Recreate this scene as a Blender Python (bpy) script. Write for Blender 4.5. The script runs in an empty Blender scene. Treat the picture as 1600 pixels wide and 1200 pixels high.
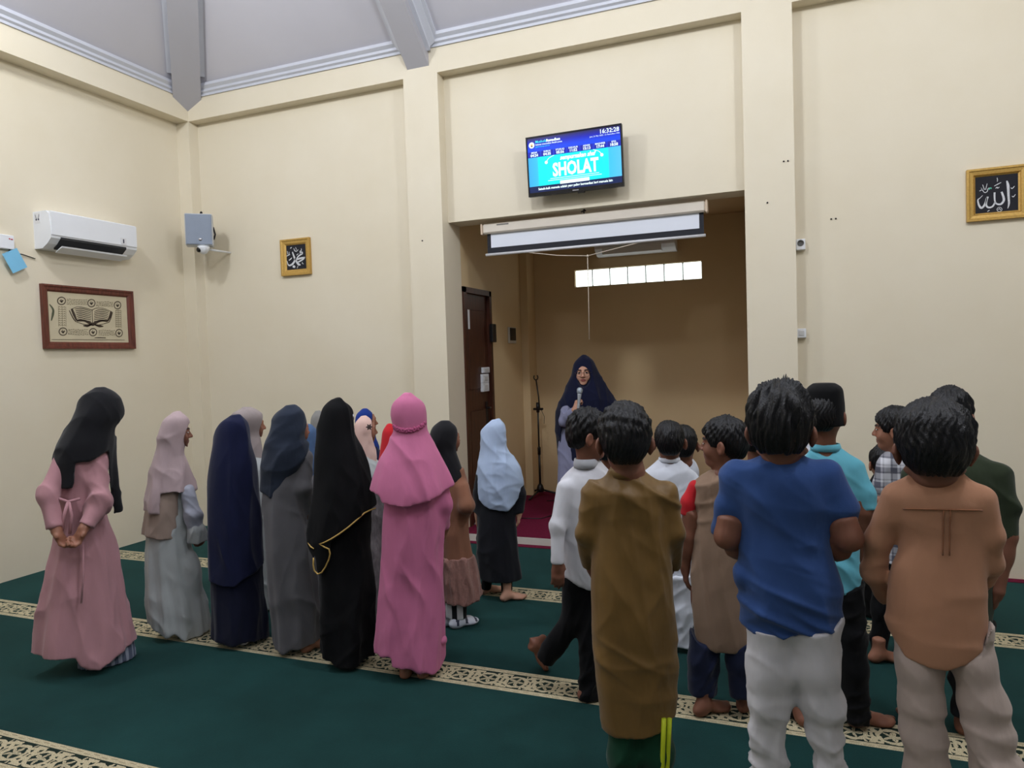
import bpy, math, random
import numpy as np
from mathutils import Matrix, Vector
SC = bpy.context.scene
COL = SC.collection

# ------------------------------------------------------------------ camera
H = 1.6                      # eye height of the photographer
FPX = 1104.41                # focal length in pixels of the 1600 x 1200 frame
YAW, PITCH, ROLL = map(math.radians, (21.3232, 2.1121, -1.8524))
fw = np.array([-math.sin(YAW)*math.cos(PITCH), math.cos(YAW)*math.cos(PITCH), -math.sin(PITCH)])
rt0 = np.array([math.cos(YAW), math.sin(YAW), 0.0]); up0 = np.cross(rt0, fw)
rt = math.cos(ROLL)*rt0 + math.sin(ROLL)*up0
up = -math.sin(ROLL)*rt0 + math.cos(ROLL)*up0
CAM = np.array([0.0, 0.0, H])
cam = bpy.data.cameras.new('camera'); cam.sensor_width = 36.0; cam.lens = FPX/1600*36.0
cam.clip_start = 0.05
camo = bpy.data.objects.new('camera', cam); COL.objects.link(camo)
camo.matrix_world = Matrix(((rt[0], up[0], -fw[0], 0), (rt[1], up[1], -fw[1], 0), (rt[2], up[2], -fw[2], H), (0, 0, 0, 1)))
SC.camera = camo

# ------------------------------------------------------------------ light, exposure
SC.view_settings.view_transform = 'Standard'
SC.view_settings.look = 'None'
SC.view_settings.gamma = 1.0
SC.view_settings.exposure = 0.14
SC.view_settings.use_curve_mapping = False
world = bpy.data.worlds.new('world'); SC.world = world; world.use_nodes = True
world.node_tree.nodes['Background'].inputs[0].default_value = (0.80, 0.90, 1.0, 1)
world.node_tree.nodes['Background'].inputs[1].default_value = 0.12
LAMPS = [(-4.3, 2.4, 4.75, 130), (-1.45, 2.7, 4.75, 135), (1.4, 2.4, 4.75, 130), (-3.6, 0.0, 4.9, 55), (0.6, 0.0, 4.9, 55)]
for lx, ly, lz, lw in LAMPS:
    ld = bpy.data.lights.new('lamp_light', 'POINT'); ld.energy = lw; ld.color = (0.90, 0.945, 1.0)
    ld.shadow_soft_size = 0.16
    lo_ = bpy.data.objects.new('lamp_light', ld); COL.objects.link(lo_); lo_.location = (lx, ly, lz - 0.02)

# ------------------------------------------------------------------ measured places of the room (metres)
YF, YP, YH = 5.482, 5.600, 5.825           # column fronts, wall panels, back of the header
XA1, XA2, XC1, XC2 = -3.061, -2.732, -0.270, 0.071
XL, XLW = -5.495, -5.652                   # left beam face, left wall
ZB, ZO, ZS = 4.045, 2.795, 0.063           # underside of the beam, top of the opening, platform
ZC0, ZC1 = 4.255, 4.355                    # crown moulding
YBK = 7.57                                 # alcove back wall
XR, YR = 2.5, -2.52                        # right wall, rear wall

# ------------------------------------------------------------------ helpers
def lin(c):
    c = c/255.0
    return c/12.92 if c <= 0.04045 else ((c+0.055)/1.055)**2.4
def rgb(r, g, b): return (lin(r), lin(g), lin(b), 1.0)

def new_mat(name):
    m = bpy.data.materials.new(name); m.use_nodes = True
    return m, m.node_tree.nodes, m.node_tree.links, m.node_tree.nodes['Principled BSDF']

class NX:
    """tiny expression helper that builds Math nodes"""
    def __init__(s, nt, sock): s.nt = nt; s.s = sock
    @staticmethod
    def op(nt, o, *a):
        n = nt.nodes.new('ShaderNodeMath'); n.operation = o
        for i, v in enumerate(a):
            if isinstance(v, NX): nt.links.new(v.s, n.inputs[i])
            else: n.inputs[i].default_value = v
        return NX(nt, n.outputs[0])
    def __add__(s, o): return NX.op(s.nt, 'ADD', s, o)
    __radd__ = __add__
    def __sub__(s, o): return NX.op(s.nt, 'SUBTRACT', s, o)
    def __rsub__(s, o): return NX.op(s.nt, 'SUBTRACT', o, s)
    def __mul__(s, o): return NX.op(s.nt, 'MULTIPLY', s, o)
    __rmul__ = __mul__
    def __truediv__(s, o): return NX.op(s.nt, 'DIVIDE', s, o)
    def f(s, o, *a): return NX.op(s.nt, o, s, *a)
    def lt(s, o): return NX.op(s.nt, 'LESS_THAN', s, o)
    def gt(s, o): return NX.op(s.nt, 'GREATER_THAN', s, o)
    def abs(s): return s.f('ABSOLUTE')
    def fract(s): return s.f('FRACT')
    def sin(s): return s.f('SINE')
    def max(s, o): return s.f('MAXIMUM', o)
    def min(s, o): return s.f('MINIMUM', o)
    def sqrt(s): return s.f('SQRT')

def coords(m, kind='Object'):
    nt = m.node_tree; tc = nt.nodes.new('ShaderNodeTexCoord'); sp = nt.nodes.new('ShaderNodeSeparateXYZ')
    nt.links.new(tc.outputs[kind], sp.inputs[0])
    return tc.outputs[kind], NX(nt, sp.outputs[0]), NX(nt, sp.outputs[1]), NX(nt, sp.outputs[2])

def noise(m, vec, scale, detail=3, rough=0.5):
    n = m.node_tree.nodes.new('ShaderNodeTexNoise'); n.inputs['Scale'].default_value = scale
    n.inputs['Detail'].default_value = detail; n.inputs['Roughness'].default_value = rough
    if vec is not None: m.node_tree.links.new(vec, n.inputs['Vector'])
    return n.outputs[0]

def ramp(m, fac, stops):
    r = m.node_tree.nodes.new('ShaderNodeValToRGB'); m.node_tree.links.new(fac, r.inputs[0])
    e = r.color_ramp.elements
    e[0].position, e[0].color = stops[0]; e[1].position, e[1].color = stops[-1]
    for p, c in stops[1:-1]:
        q = e.new(p); q.color = c
    return r.outputs[0]

def mixc(m, fac, a, b):
    n = m.node_tree.nodes.new('ShaderNodeMix'); n.data_type = 'RGBA'
    for v, i in ((fac, 0), (a, 6), (b, 7)):
        if isinstance(v, NX): v = v.s
        if hasattr(v, 'is_linked') or hasattr(v, 'links'): m.node_tree.links.new(v, n.inputs[i])
        else: n.inputs[i].default_value = v
    return n.outputs[2]

def bump(m, height, strength, dist=0.01):
    b = m.node_tree.nodes.new('ShaderNodeBump'); b.inputs['Strength'].default_value = strength
    b.inputs['Distance'].default_value = dist
    m.node_tree.links.new(height if not isinstance(height, NX) else height.s, b.inputs['Height'])
    m.node_tree.links.new(b.outputs[0], m.node_tree.nodes['Principled BSDF'].inputs['Normal'])

def plain(name, c, rough=0.5, metal=0.0, var=0.06, scale=6.0, bmp=0.0, spec=0.5):
    m, N, L, B = new_mat(name)
    v, x, y, z = coords(m)
    n = noise(m, v, scale)
    c = rgb(*c)
    d = tuple(k*(1-var) for k in c[:3]) + (1,)
    L.new(ramp(m, n, [(0.3, d), (0.7, c)]), B.inputs['Base Color'])
    B.inputs['Roughness'].default_value = rough; B.inputs['Metallic'].default_value = metal
    B.inputs['Specular IOR Level'].default_value = spec
    if bmp: bump(m, noise(m, v, scale*20), bmp, 0.003)
    return m

def emit(name, c, s):
    m, N, L, B = new_mat(name)
    B.inputs['Base Color'].default_value = (0, 0, 0, 1)
    B.inputs['Emission Color'].default_value = rgb(*c); B.inputs['Emission Strength'].default_value = s
    B.inputs['Roughness'].default_value = 0.3
    return m

CL = {}
def cloth(name, c, rough=0.9, sheen=0.15, weave=700, wr=0.25, var=0.12, wscale=7.0, spec=0.2):
    """woven cloth: faint thread grain and soft wrinkles in the normal"""
    if name in CL: return CL[name]
    m, N, L, B = new_mat(name)
    v, x, y, z = coords(m)
    mp = N.new('ShaderNodeMapping'); L.new(v, mp.inputs[0]); mp.inputs['Scale'].default_value = (1, 1, 0.35)
    n1 = noise(m, mp.outputs[0], wscale, 4, 0.55)
    c1 = rgb(*c); c0 = tuple(k*(1-var) for k in c1[:3]) + (1,)
    L.new(ramp(m, n1, [(0.3, c0), (0.7, c1)]), B.inputs['Base Color'])
    B.inputs['Roughness'].default_value = rough
    B.inputs['Specular IOR Level'].default_value = spec
    B.inputs['Sheen Weight'].default_value = sheen; B.inputs['Sheen Roughness'].default_value = 0.5
    n2 = noise(m, v, weave, 1)
    n3 = noise(m, mp.outputs[0], wscale*2.6, 2, 0.5)
    h = NX(m.node_tree, n1)*wr + NX(m.node_tree, n3)*(wr*0.5) + NX(m.node_tree, n2)*0.012
    bump(m, h, 0.55, 0.04)
    CL[name] = m
    return m

def tag(o, label, cat, group=None, kind=None):
    o['label'] = label; o['category'] = cat
    if group: o['group'] = group
    if kind: o['kind'] = kind
    return o

def mesh_obj(name, V, Fc, mat=None, parent=None, smooth=False, mats=None, midx=None):
    me = bpy.data.meshes.new(name)
    me.from_pydata([tuple(map(float, p)) for p in V], [], [tuple(map(int, f)) for f in Fc])
    if mats:
        for q in mats: me.materials.append(q)
        if midx is not None: me.polygons.foreach_set('material_index', np.asarray(midx, dtype=np.int32))
    elif mat: me.materials.append(mat)
    if smooth: me.polygons.foreach_set('use_smooth', np.ones(len(me.polygons), dtype=bool))
    me.update()
    o = bpy.data.objects.new(name, me); COL.objects.link(o)
    if parent: o.parent = parent
    return o

class MB:
    """collects shapes for ONE mesh"""
    def __init__(s): s.V = []; s.F = []; s.M = []; s.sm = []
    def add(s, V, Fc, mi=0, sm=False):
        b = len(s.V); s.V += [tuple(p) for p in V]
        for f in Fc: s.F.append(tuple(b+i for i in f)); s.M.append(mi); s.sm.append(sm)
        return s
    def box(s, x0, x1, y0, y1, z0, z1, mi=0, bev=0.0):
        if bev <= 0:
            V = [(x, y, z) for x in (x0, x1) for y in (y0, y1) for z in (z0, z1)]
            return s.add(V, [(0, 1, 3, 2), (4, 6, 7, 5), (0, 4, 5, 1), (2, 3, 7, 6), (0, 2, 6, 4), (1, 5, 7, 3)], mi)
        b = bev; V = []; Fc = []
        # chamfered box: three offset copies of each corner
        idx = {}
        for i, x in enumerate((x0, x1)):
            for j, y in enumerate((y0, y1)):
                for k, z in enumerate((z0, z1)):
                    sx, sy, sz = (1-2*i)*b, (1-2*j)*b, (1-2*k)*b
                    for a, p in enumerate(((x, y+sy, z+sz), (x+sx, y, z+sz), (x+sx, y+sy, z))):
                        idx[i, j, k, a] = len(V); V.append(p)
        I = lambda *t: idx[t]
        for i in (0, 1):
            q = [I(i, 0, 0, 0), I(i, 1, 0, 0), I(i, 1, 1, 0), I(i, 0, 1, 0)]; Fc.append(q if i else q[::-1])
            q = [I(0, i, 0, 1), I(0, i, 1, 1), I(1, i, 1, 1), I(1, i, 0, 1)]; Fc.append(q if i else q[::-1])
            q = [I(0, 0, i, 2), I(1, 0, i, 2), I(1, 1, i, 2), I(0, 1, i, 2)]; Fc.append(q if i else q[::-1])
        for j in (0, 1):
            for k in (0, 1):
                Fc.append([I(0, j, k, 1), I(1, j, k, 1), I(1, j, k, 2), I(0, j, k, 2)])
                Fc.append([I(j, 0, k, 0), I(j, 1, k, 0), I(j, 1, k, 2), I(j, 0, k, 2)])
                Fc.append([I(j, k, 0, 0), I(j, k, 1, 0), I(j, k, 1, 1), I(j, k, 0, 1)])
        for i in (0, 1):
            for j in (0, 1):
                for k in (0, 1): Fc.append([I(i, j, k, 0), I(i, j, k, 1), I(i, j, k, 2)])
        return s.add(V, Fc, mi)
    def tube(s, pts, r, n=10, mi=0, cap=True):
        pts = [np.array(p, float) for p in pts]
        R = r if hasattr(r, '__len__') else [r]*len(pts)
        V = []; prev = None
        for i, p in enumerate(pts):
            t = pts[min(i+1, len(pts)-1)] - pts[max(i-1, 0)]; t = t/(np.linalg.norm(t)+1e-9)
            if prev is None:
                a = np.array([0, 0, 1.0]) if abs(t[2]) < 0.9 else np.array([1.0, 0, 0])
            else: a = prev
            e1 = a - t*(a@t); e1 = e1/(np.linalg.norm(e1)+1e-9); e2 = np.cross(t, e1); prev = e1
            for k in range(n):
                q = 2*math.pi*k/n; V.append(p + R[i]*(math.cos(q)*e1 + math.sin(q)*e2))
        Fc = [(i*n+k, i*n+(k+1) % n, (i+1)*n+(k+1) % n, (i+1)*n+k) for i in range(len(pts)-1) for k in range(n)]
        if cap: Fc += [tuple(range(n))[::-1], tuple((len(pts)-1)*n+k for k in range(n))]
        return s.add(V, Fc, mi, True)
    def lathe(s, c, prof, n=24, mi=0, axis='z'):
        V = []
        for r, h in prof:
            for k in range(n):
                q = 2*math.pi*k/n; a, b = r*math.cos(q), r*math.sin(q)
                V.append({'z': (c[0]+a, c[1]+b, c[2]+h), 'y': (c[0]+a, c[1]+h, c[2]+b), 'x': (c[0]+h, c[1]+a, c[2]+b)}[axis])
        Fc = [(i*n+k, i*n+(k+1) % n, (i+1)*n+(k+1) % n, (i+1)*n+k) for i in range(len(prof)-1) for k in range(n)]
        Fc += [tuple(range(n))[::-1], tuple((len(prof)-1)*n+k for k in range(n))]
        return s.add(V, Fc, mi, True)
    def sweep(s, prof, p0, p1, uvec, vvec, mi=0):
        """a profile of (u, v) swept straight from p0 to p1"""
        p0, p1, u, v = (np.array(q, float) for q in (p0, p1, uvec, vvec)); n = len(prof)
        V = [p + a*u + b*v for p in (p0, p1) for a, b in prof]
        Fc = [(i, (i+1) % n, n+(i+1) % n, n+i) for i in range(n)] + [tuple(range(n))[::-1], tuple(range(n, 2*n))]
        return s.add(V, Fc, mi)
    def build(s, name, mat=None, parent=None, mats=None):
        o = mesh_obj(name, s.V, s.F, mat, parent, False, mats, s.M if mats else None)
        o.data.polygons.foreach_set('use_smooth', np.array(s.sm, dtype=bool))
        import bmesh
        bm = bmesh.new(); bm.from_mesh(o.data); bmesh.ops.recalc_face_normals(bm, faces=bm.faces); bm.to_mesh(o.data); bm.free()
        return o

def struct(o): o['kind'] = 'structure'; return o
def empty(name, loc=(0, 0, 0), rz=0.0):
    o = bpy.data.objects.new(name, None); COL.objects.link(o); o.location = loc; o.rotation_euler = (0, 0, rz)
    o.empty_display_size = 0.1
    return o

def ribbon(mb, pts, off, mi=0):
    """flat pen stroke: pts are (x, z, width); lies in the local XZ plane at y=off, with a little thickness"""
    P = [np.array(p[:2], float) for p in pts]; W = [p[2] for p in pts]
    # resample smoothly (Catmull-Rom)
    Q = []; QW = []
    for i in range(len(P)-1):
        a, b, c, d = P[max(i-1, 0)], P[i], P[i+1], P[min(i+2, len(P)-1)]
        for t in np.linspace(0, 1, 6, endpoint=False):
            Q.append(0.5*((2*b)+(c-a)*t+(2*a-5*b+4*c-d)*t*t+(3*b-3*c+d-a)*t**3)); QW.append(W[i]*(1-t)+W[i+1]*t)
    Q.append(P[-1]); QW.append(W[-1]); V = []
    for i, q in enumerate(Q):
        t = Q[min(i+1, len(Q)-1)]-Q[max(i-1, 0)]; t = t/(np.linalg.norm(t)+1e-9); nn = np.array([-t[1], t[0]])
        for sgn in (1, -1):
            e = q+nn*sgn*QW[i]/2; V.append((e[0], off, e[1]))
    Fc = [(2*i, 2*i+1, 2*i+3, 2*i+2) for i in range(len(Q)-1)]
    mb.add(V, Fc, mi)

def text_mesh(body, size, extr=0.0, align='CENTER', sx=1.0, bold=0.0, shear=0.0):
    cu = bpy.data.curves.new('txt', 'FONT'); cu.body = body; cu.size = size; cu.align_x = align; cu.align_y = 'CENTER'
    cu.extrude = extr; cu.offset = bold; cu.shear = shear; cu.resolution_u = 2
    o = bpy.data.objects.new('txt', cu); COL.objects.link(o)
    dg = bpy.context.evaluated_depsgraph_get(); me = bpy.data.meshes.new_from_object(o.evaluated_get(dg))
    V = [(v.co.x*sx, v.co.y, v.co.z) for v in me.vertices]; Fc = [tuple(p.vertices) for p in me.polygons]
    bpy.data.objects.remove(o); bpy.data.curves.remove(cu); bpy.data.meshes.remove(me)
    return V, Fc

# ------------------------------------------------------------------ materials of the room
def wall_paint(name, a):
    m, N, L, B = new_mat(name)
    v, x, y, z = coords(m)
    n = noise(m, v, 1.3, 4, 0.6)
    L.new(ramp(m, n, [(0.3, rgb(a[0]-5, a[1]-6, a[2]-8)), (0.7, rgb(*a))]), B.inputs['Base Color'])
    B.inputs['Roughness'].default_value = 0.55; B.inputs['Specular IOR Level'].default_value = 0.3
    bump(m, noise(m, v, 60, 3), 0.06, 0.004)
    return m
M_WALL = wall_paint('cream_wall_paint', (231, 221, 199))
M_ALC = wall_paint('shaded_alcove_paint', (222, 197, 155))  # wall paint deepened to tan; the alcove's shade is put into this colour
M_CEIL = plain('grey_ceiling_paint', (202, 200, 208), 0.30, var=0.03, scale=2)
M_RAFT = plain('grey_rafter_paint', (182, 180, 186), 0.5, var=0.03, scale=2)
M_CROWN = plain('pale_crown_paint', (205, 207, 216), 0.35, var=0.03)
M_WHITE = plain('white_plastic', (232, 234, 238), 0.4, var=0.02)
M_OFFW = plain('off_white_paint', (206, 200, 190), 0.6, var=0.05)
M_BLACK = plain('black_plastic', (18, 18, 20), 0.4, var=0.1)
M_DKMETAL = plain('dark_metal', (40, 36, 38), 0.4, 0.6, var=0.1)
M_CHROME = plain('brushed_metal', (190, 190, 195), 0.28, 1.0, var=0.05)

def carpet_mat():
    """green prayer carpet with woven gold border bands (every 1.245 m)"""
    m, N, L, B = new_mat('green_prayer_carpet')
    nt = m.node_tree
    v, x, y, z = coords(m)
    w = 0.214; per = 1.2395; yb = 3.0856
    t = ((y - yb)/per + 20.0).fract()*per           # distance above the lower edge of the nearest band
    inb = t.lt(w)
    q = t/w                                          # 0..1 across the band
    e = (q - 0.5).abs()*2.0                          # 0 centre .. 1 edge
    rail = e.gt(0.70)
    line = e.gt(0.645)*e.lt(0.70)
    # bead rows inside the rails
    bd = ((x*62.0).sin()*((q*95.0).sin())).gt(0.35)*e.gt(0.78)*e.lt(0.93)
    # scroll cells
    p = 0.150
    wx = NX(nt, noise(m, v, 34, 2)); wy = NX(nt, noise(m, v, 27, 1))
    xw = x + (wx - 0.5)*0.030
    s = ((xw/p).fract() - 0.5)*p
    c = (q - 0.5)*w + (wy - 0.5)*0.022
    cc = c + 0.004
    r = (s*s + cc*cc).sqrt()
    ang = NX.op(nt, 'ARCTAN2', cc, s)
    ring = (r - 0.052).abs().lt(0.0088)
    # palmette in the ring
    pet = (ang*5.0 + 1.57).sin()*0.015 + 0.027
    leaf = r.lt(pet)
    vein = r.lt(pet - 0.010)*((ang*10.0).sin().abs().lt(0.35))
    # corner leaves between the rings
    s2 = ((xw/p + 0.5).fract() - 0.5)*p
    r2 = (s2*s2 + (c.abs() - 0.052)*(c.abs() - 0.052)).sqrt()
    ang2 = NX.op(nt, 'ARCTAN2', c.abs() - 0.052, s2)
    leaf2 = r2.lt((ang2*4.0).sin()*0.014 + 0.029)
    stem = s2.abs().lt(0.0065)
    curl = ((r2 - 0.036).abs().lt(0.0045))*r.gt(0.060)
    field = ring.max(leaf*(1.0 - vein)).max(leaf2).max(stem*r.gt(0.058)).max(curl)
    gold = rail.max(field*e.lt(0.645))
    g = inb*gold
    dark = inb*(1.0 - gold)
    n1 = noise(m, v, 1.6, 4, 0.6); n2 = noise(m, v, 220, 2)
    green = ramp(m, n1, [(0.3, rgb(16, 45, 43)), (0.7, rgb(26, 64, 62))])
    tuft = mixc(m, NX(nt, n2)*0.45, green, rgb(10, 35, 34))
    goldc = ramp(m, n2, [(0.35, rgb(160, 146, 116)), (0.65, rgb(208, 196, 162))])
    goldc = mixc(m, bd*0.55, goldc, rgb(110, 96, 70))
    col = mixc(m, dark, tuft, rgb(24, 34, 26))
    col = mixc(m, g, col, goldc)
    L.new(col, B.inputs['Base Color'])
    B.inputs['Roughness'].default_value = 0.95; B.inputs['Specular IOR Level'].default_value = 0.15
    B.inputs['Sheen Weight'].default_value = 0.25; B.inputs['Sheen Roughness'].default_value = 0.4
    B.inputs['Sheen Tint'].default_value = rgb(120, 190, 190)
    bump(m, NX(nt, n2)*0.5 + g*0.4, 0.5, 0.004)
    return m
M_CARPET = carpet_mat()
M_MAROON = plain('maroon_carpet', (112, 28, 56), 0.95, var=0.3, scale=60, bmp=0.4, spec=0.1)

def wood(name, a, b, scale=3.0, rough=0.45):
    m, N, L, B = new_mat(name)
    v, x, y, z = coords(m)
    mp = N.new('ShaderNodeMapping'); L.new(v, mp.inputs[0]); mp.inputs['Scale'].default_value = (14, 14, 1.2)
    n = noise(m, mp.outputs[0], scale, 5, 0.6)
    L.new(ramp(m, n, [(0.3, rgb(*a)), (0.7, rgb(*b))]), B.inputs['Base Color'])
    B.inputs['Roughness'].default_value = rough
    bump(m, n, 0.15, 0.004)
    return m
M_DOOR = wood('dark_door_wood', (48, 22, 12), (84, 42, 24))
M_REDWOOD = wood('red_frame_wood', (78, 34, 24), (118, 58, 42), 5)
M_GOLD = plain('gold_frame', (200, 150, 66), 0.35, 0.75, var=0.25, scale=60)
M_GOLDP = plain('gold_paint', (206, 166, 88), 0.4, 0.4, var=0.2, scale=90)
M_ALUM = plain('grey_paint', (150, 156, 166), 0.5, var=0.04)

# ------------------------------------------------------------------ the room
def sbox(name, x0, x1, y0, y1, z0, z1, mat):
    return struct(MB().box(x0, x1, y0, y1, z0, z1).build(name, mat))

sbox('floor', XLW-0.2, XR+0.2, YR-0.2, YP+0.2, -0.2, -0.012, M_OFFW)
gc = MB().box(XLW, XR, YR, YP, -0.012, 0.0).build('prayer_carpet', M_CARPET)
tag(gc, 'green prayer carpet with gold patterned bands covering the hall floor', 'carpet')
sbox('wall_left', XLW-0.2, XLW, YR-0.2, YP+0.2, -0.012, 4.9, M_WALL)
sbox('wall_back', XLW, XA1, YP, YP+0.225, -0.012, 4.6, M_WALL)
sbox('wall_back_right', XC2, XR, YP, YP+0.225, -0.012, 4.6, M_WALL)
sbox('wall_header', XA2, XC1, YP, YH, ZO, 4.6, M_WALL)
wq = MB(); wq.box(XR, XR+0.2, YR-0.2, YP+0.2, -0.012, 0.9); wq.box(XR, XR+0.2, YR-0.2, YP+0.2, 3.3, 4.9); wq.box(XR, XR+0.2, 4.2, YP+0.2, 0.9, 3.3)  # unseen right wall; its opening is made up to thin the bounce light
struct(wq.build('wall_right', M_WALL))
# rear wall behind the photographer, its wide opening invented to let bounce light escape
wr = MB(); wr.box(XLW, -5.2, YR-0.2, YR, -0.012, 4.9); wr.box(2.1, XR, YR-0.2, YR, -0.012, 4.9); wr.box(-5.2, 2.1, YR-0.2, YR, 3.4, 4.9)
struct(wr.build('wall_rear', M_WALL))
# columns, beams
sbox('trim_1', XA1, XA2, YF, YH, -0.0, ZB+0.3, M_WALL)
sbox('trim_2', XC1, XC2, YF, YH, -0.0, ZB+0.3, M_WALL)
sbox('trim_3', XL, XR, YF+0.001, YP, ZB, 4.6, M_WALL)
sbox('trim_4', XLW, XL, YR, YP, ZB, 4.7, M_WALL)
sbox('trim_5', XLW, XL, YF, YP, 0.0, ZB, M_WALL)
# crown moulding
prof = [(0, ZC0), (0.014, ZC0), (0.014, ZC0+0.022), (0.032, ZC0+0.034), (0.032, ZC0+0.056), (0.058, ZC0+0.078), (0.058, ZC0+0.105), (0, ZC0+0.105)]
cr = MB(); cr.sweep(prof, (XL, YF, 0), (XR, YF, 0), (0, -1, 0), (0, 0, 1)); struct(cr.build('trim_6', M_CROWN))
cr = MB(); cr.sweep(prof, (XL, YR, 0), (XL, YF, 0), (1, 0, 0), (0, 0, 1)); struct(cr.build('trim_7', M_CROWN))
# pyramid ceiling
PS = 0.95
cxm, cym = (XL+XR)/2, (YF+YR)/2; hw_ = (XR-XL)/2
def pyr(zo, out):
    a = out
    return [(XL-a, YF+a, ZC1+zo), (XR+a, YF+a, ZC1+zo), (XR+a, YR-a, ZC1+zo), (XL-a, YR-a, ZC1+zo), (cxm, cym, ZC1+zo+hw_*PS)]
ce = MB(); V = pyr(-0.03, 0.0) + pyr(0.12, 0.0)
ce.add(V, [(0, 1, 4), (1, 2, 4), (2, 3, 4), (3, 0, 4), (5, 9, 6), (6, 9, 7), (7, 9, 8), (8, 9, 5), (0, 5, 6, 1), (1, 6, 7, 2), (2, 7, 8, 3), (3, 8, 5, 0)])
struct(ce.build('ceiling', M_CEIL))
# rafters on the ceiling slope
def rafter(n, xc, half, t1, zb):
    r = MB(); z1 = ZC1+0.05
    r.sweep([(-half, zb), (half, zb), (half, z1), (-half, z1)], (xc, YF-0.0, 0), (xc, YF-t1, t1*PS), (1, 0, 0), (0, 0, 1))
    struct(r.build('trim_%d' % n, M_RAFT))
    g = MB()
    for s in (-1, 1):
        a, b, c, d = (s*(half+q) for q in (0, 0.035, 0.080, 0.105))
        g.sweep([(a, ZC1-0.13), (b, ZC1-0.13), (b, ZC1-0.10), (c, ZC1-0.065), (c, ZC1-0.05), (d, ZC1-0.045), (d, ZC1), (a, ZC1)], (xc, YF-0.03, -0.0), (xc, YF-t1, t1*PS), (1, 0, 0), (0, 0, 1))
    struct(g.build('trim_%d' % (n+1), M_CROWN))
rafter(8, -2.9115, 0.1045, 2.5, 4.114)
rafter(10, -0.10, 0.1045, 2.5, 4.114)
def hip(n, p0, d, half, zb):
    L_ = 3.9; e = (d[1]*-1/math.sqrt(2), d[0]/math.sqrt(2), 0)
    r = MB(); p1 = (p0[0]+d[0]*L_, p0[1]+d[1]*L_, L_*PS); z1 = ZC1+0.05
    r.sweep([(-half, zb), (half, zb), (half, z1), (-half, z1)], (p0[0], p0[1], 0), p1, e, (0, 0, 1))
    struct(r.build('trim_%d' % n, M_RAFT))
    g = MB()
    for s in (-1, 1):
        a, b, c, e4 = (s*(half+q) for q in (0, 0.04, 0.095, 0.125))
        st = 0.20
        g.sweep([(a, ZC1-0.15), (b, ZC1-0.15), (b, ZC1-0.115), (c, ZC1-0.085), (c, ZC1-0.065), (e4, ZC1-0.06), (e4, ZC1+0.02), (a, ZC1+0.02)],
                (p0[0]+d[0]*st, p0[1]+d[1]*st, st*PS), p1, e, (0, 0, 1))
    struct(g.build('trim_%d' % (n+1), M_CROWN))
hip(12, (XL, YF), (1, -1), 0.125, 4.145)
hip(14, (XR, YF), (-1, -1), 0.125, 4.145)

# alcove
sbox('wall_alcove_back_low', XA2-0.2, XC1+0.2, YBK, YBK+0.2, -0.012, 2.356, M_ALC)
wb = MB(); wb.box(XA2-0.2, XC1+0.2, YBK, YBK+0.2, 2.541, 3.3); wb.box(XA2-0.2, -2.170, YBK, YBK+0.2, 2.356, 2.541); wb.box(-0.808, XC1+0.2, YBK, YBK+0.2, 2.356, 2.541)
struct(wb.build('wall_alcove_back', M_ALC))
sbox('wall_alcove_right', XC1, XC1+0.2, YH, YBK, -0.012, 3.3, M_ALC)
wl = MB(); DY0, DY1, DZ = 5.86, 6.475, 2.262
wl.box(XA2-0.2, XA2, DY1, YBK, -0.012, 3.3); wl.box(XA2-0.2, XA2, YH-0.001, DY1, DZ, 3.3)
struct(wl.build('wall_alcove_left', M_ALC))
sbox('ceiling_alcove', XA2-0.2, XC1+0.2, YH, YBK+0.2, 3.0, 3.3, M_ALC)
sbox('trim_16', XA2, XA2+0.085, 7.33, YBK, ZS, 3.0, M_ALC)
sbox('floor_platform', XA2, XC1, YP, YBK, -0.012, ZS, M_OFFW)
mc = MB().box(XA2+0.001, XC1-0.001, YP+0.012, YBK-0.001, ZS, ZS+0.006).build('maroon_carpet', M_MAROON)
tag(mc, 'maroon carpet on the raised alcove platform', 'carpet')
ms = MB(); ms.box(XA2-0.02, XC1+0.02, YP-0.07, YP, 0.0, 0.005)
tag(ms.build('carpet_strip', M_MAROON), 'maroon carpet strip along the foot of the white platform step', 'carpet')
ms = MB(); ms.box(XC2, XR, YP-0.075, YP, 0.0, 0.005)
tag(ms.build('carpet_strip', M_MAROON), 'maroon carpet strip along the foot of the right back wall', 'carpet')

# door in the alcove's left wall
dr = empty('door_1', (XA2-0.04, (DY0+DY1)/2, ZS)); struct(dr)
def loc(b, o):
    """move a finished mesh into its parent's frame"""
    for q in b: q.parent = o; q.matrix_parent_inverse = Matrix.Identity(4); q.location = (0, 0, 0)
    return b
cy_ = (DY0+DY1)/2; hwid = (DY1-DY0)/2
lf = MB(); lf.box(-0.03, 0.02, -hwid+0.03, hwid-0.05, 0, DZ-ZS-0.05)
lf.box(0.02, 0.026, -hwid+0.10, hwid-0.15, 1.25, 2.0, 0, 0.005); lf.box(0.02, 0.026, -hwid+0.10, hwid-0.15, 0.15, 1.05, 0, 0.005)
lf.build('door_leaf', M_DOOR, dr)
fr = MB(); fr.box(-0.03, 0.055, -hwid-0.035, -hwid+0.03, 0, DZ-ZS); fr.box(-0.03, 0.055, hwid-0.05, hwid, 0, DZ-ZS); fr.box(-0.03, 0.055, -hwid-0.035, hwid, DZ-ZS-0.05, DZ-ZS)
fr.build('door_frame', M_DOOR, dr)
hd = MB(); hd.box(0.02, 0.03, hwid-0.16, hwid-0.11, 0.86, 1.12, 0, 0.003); hd.tube([(0.03, hwid-0.135, 1.06), (0.065, hwid-0.135, 1.06), (0.068, hwid-0.22, 1.06)], 0.009)
hd.build('door_handle', M_DKMETAL, dr)

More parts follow.
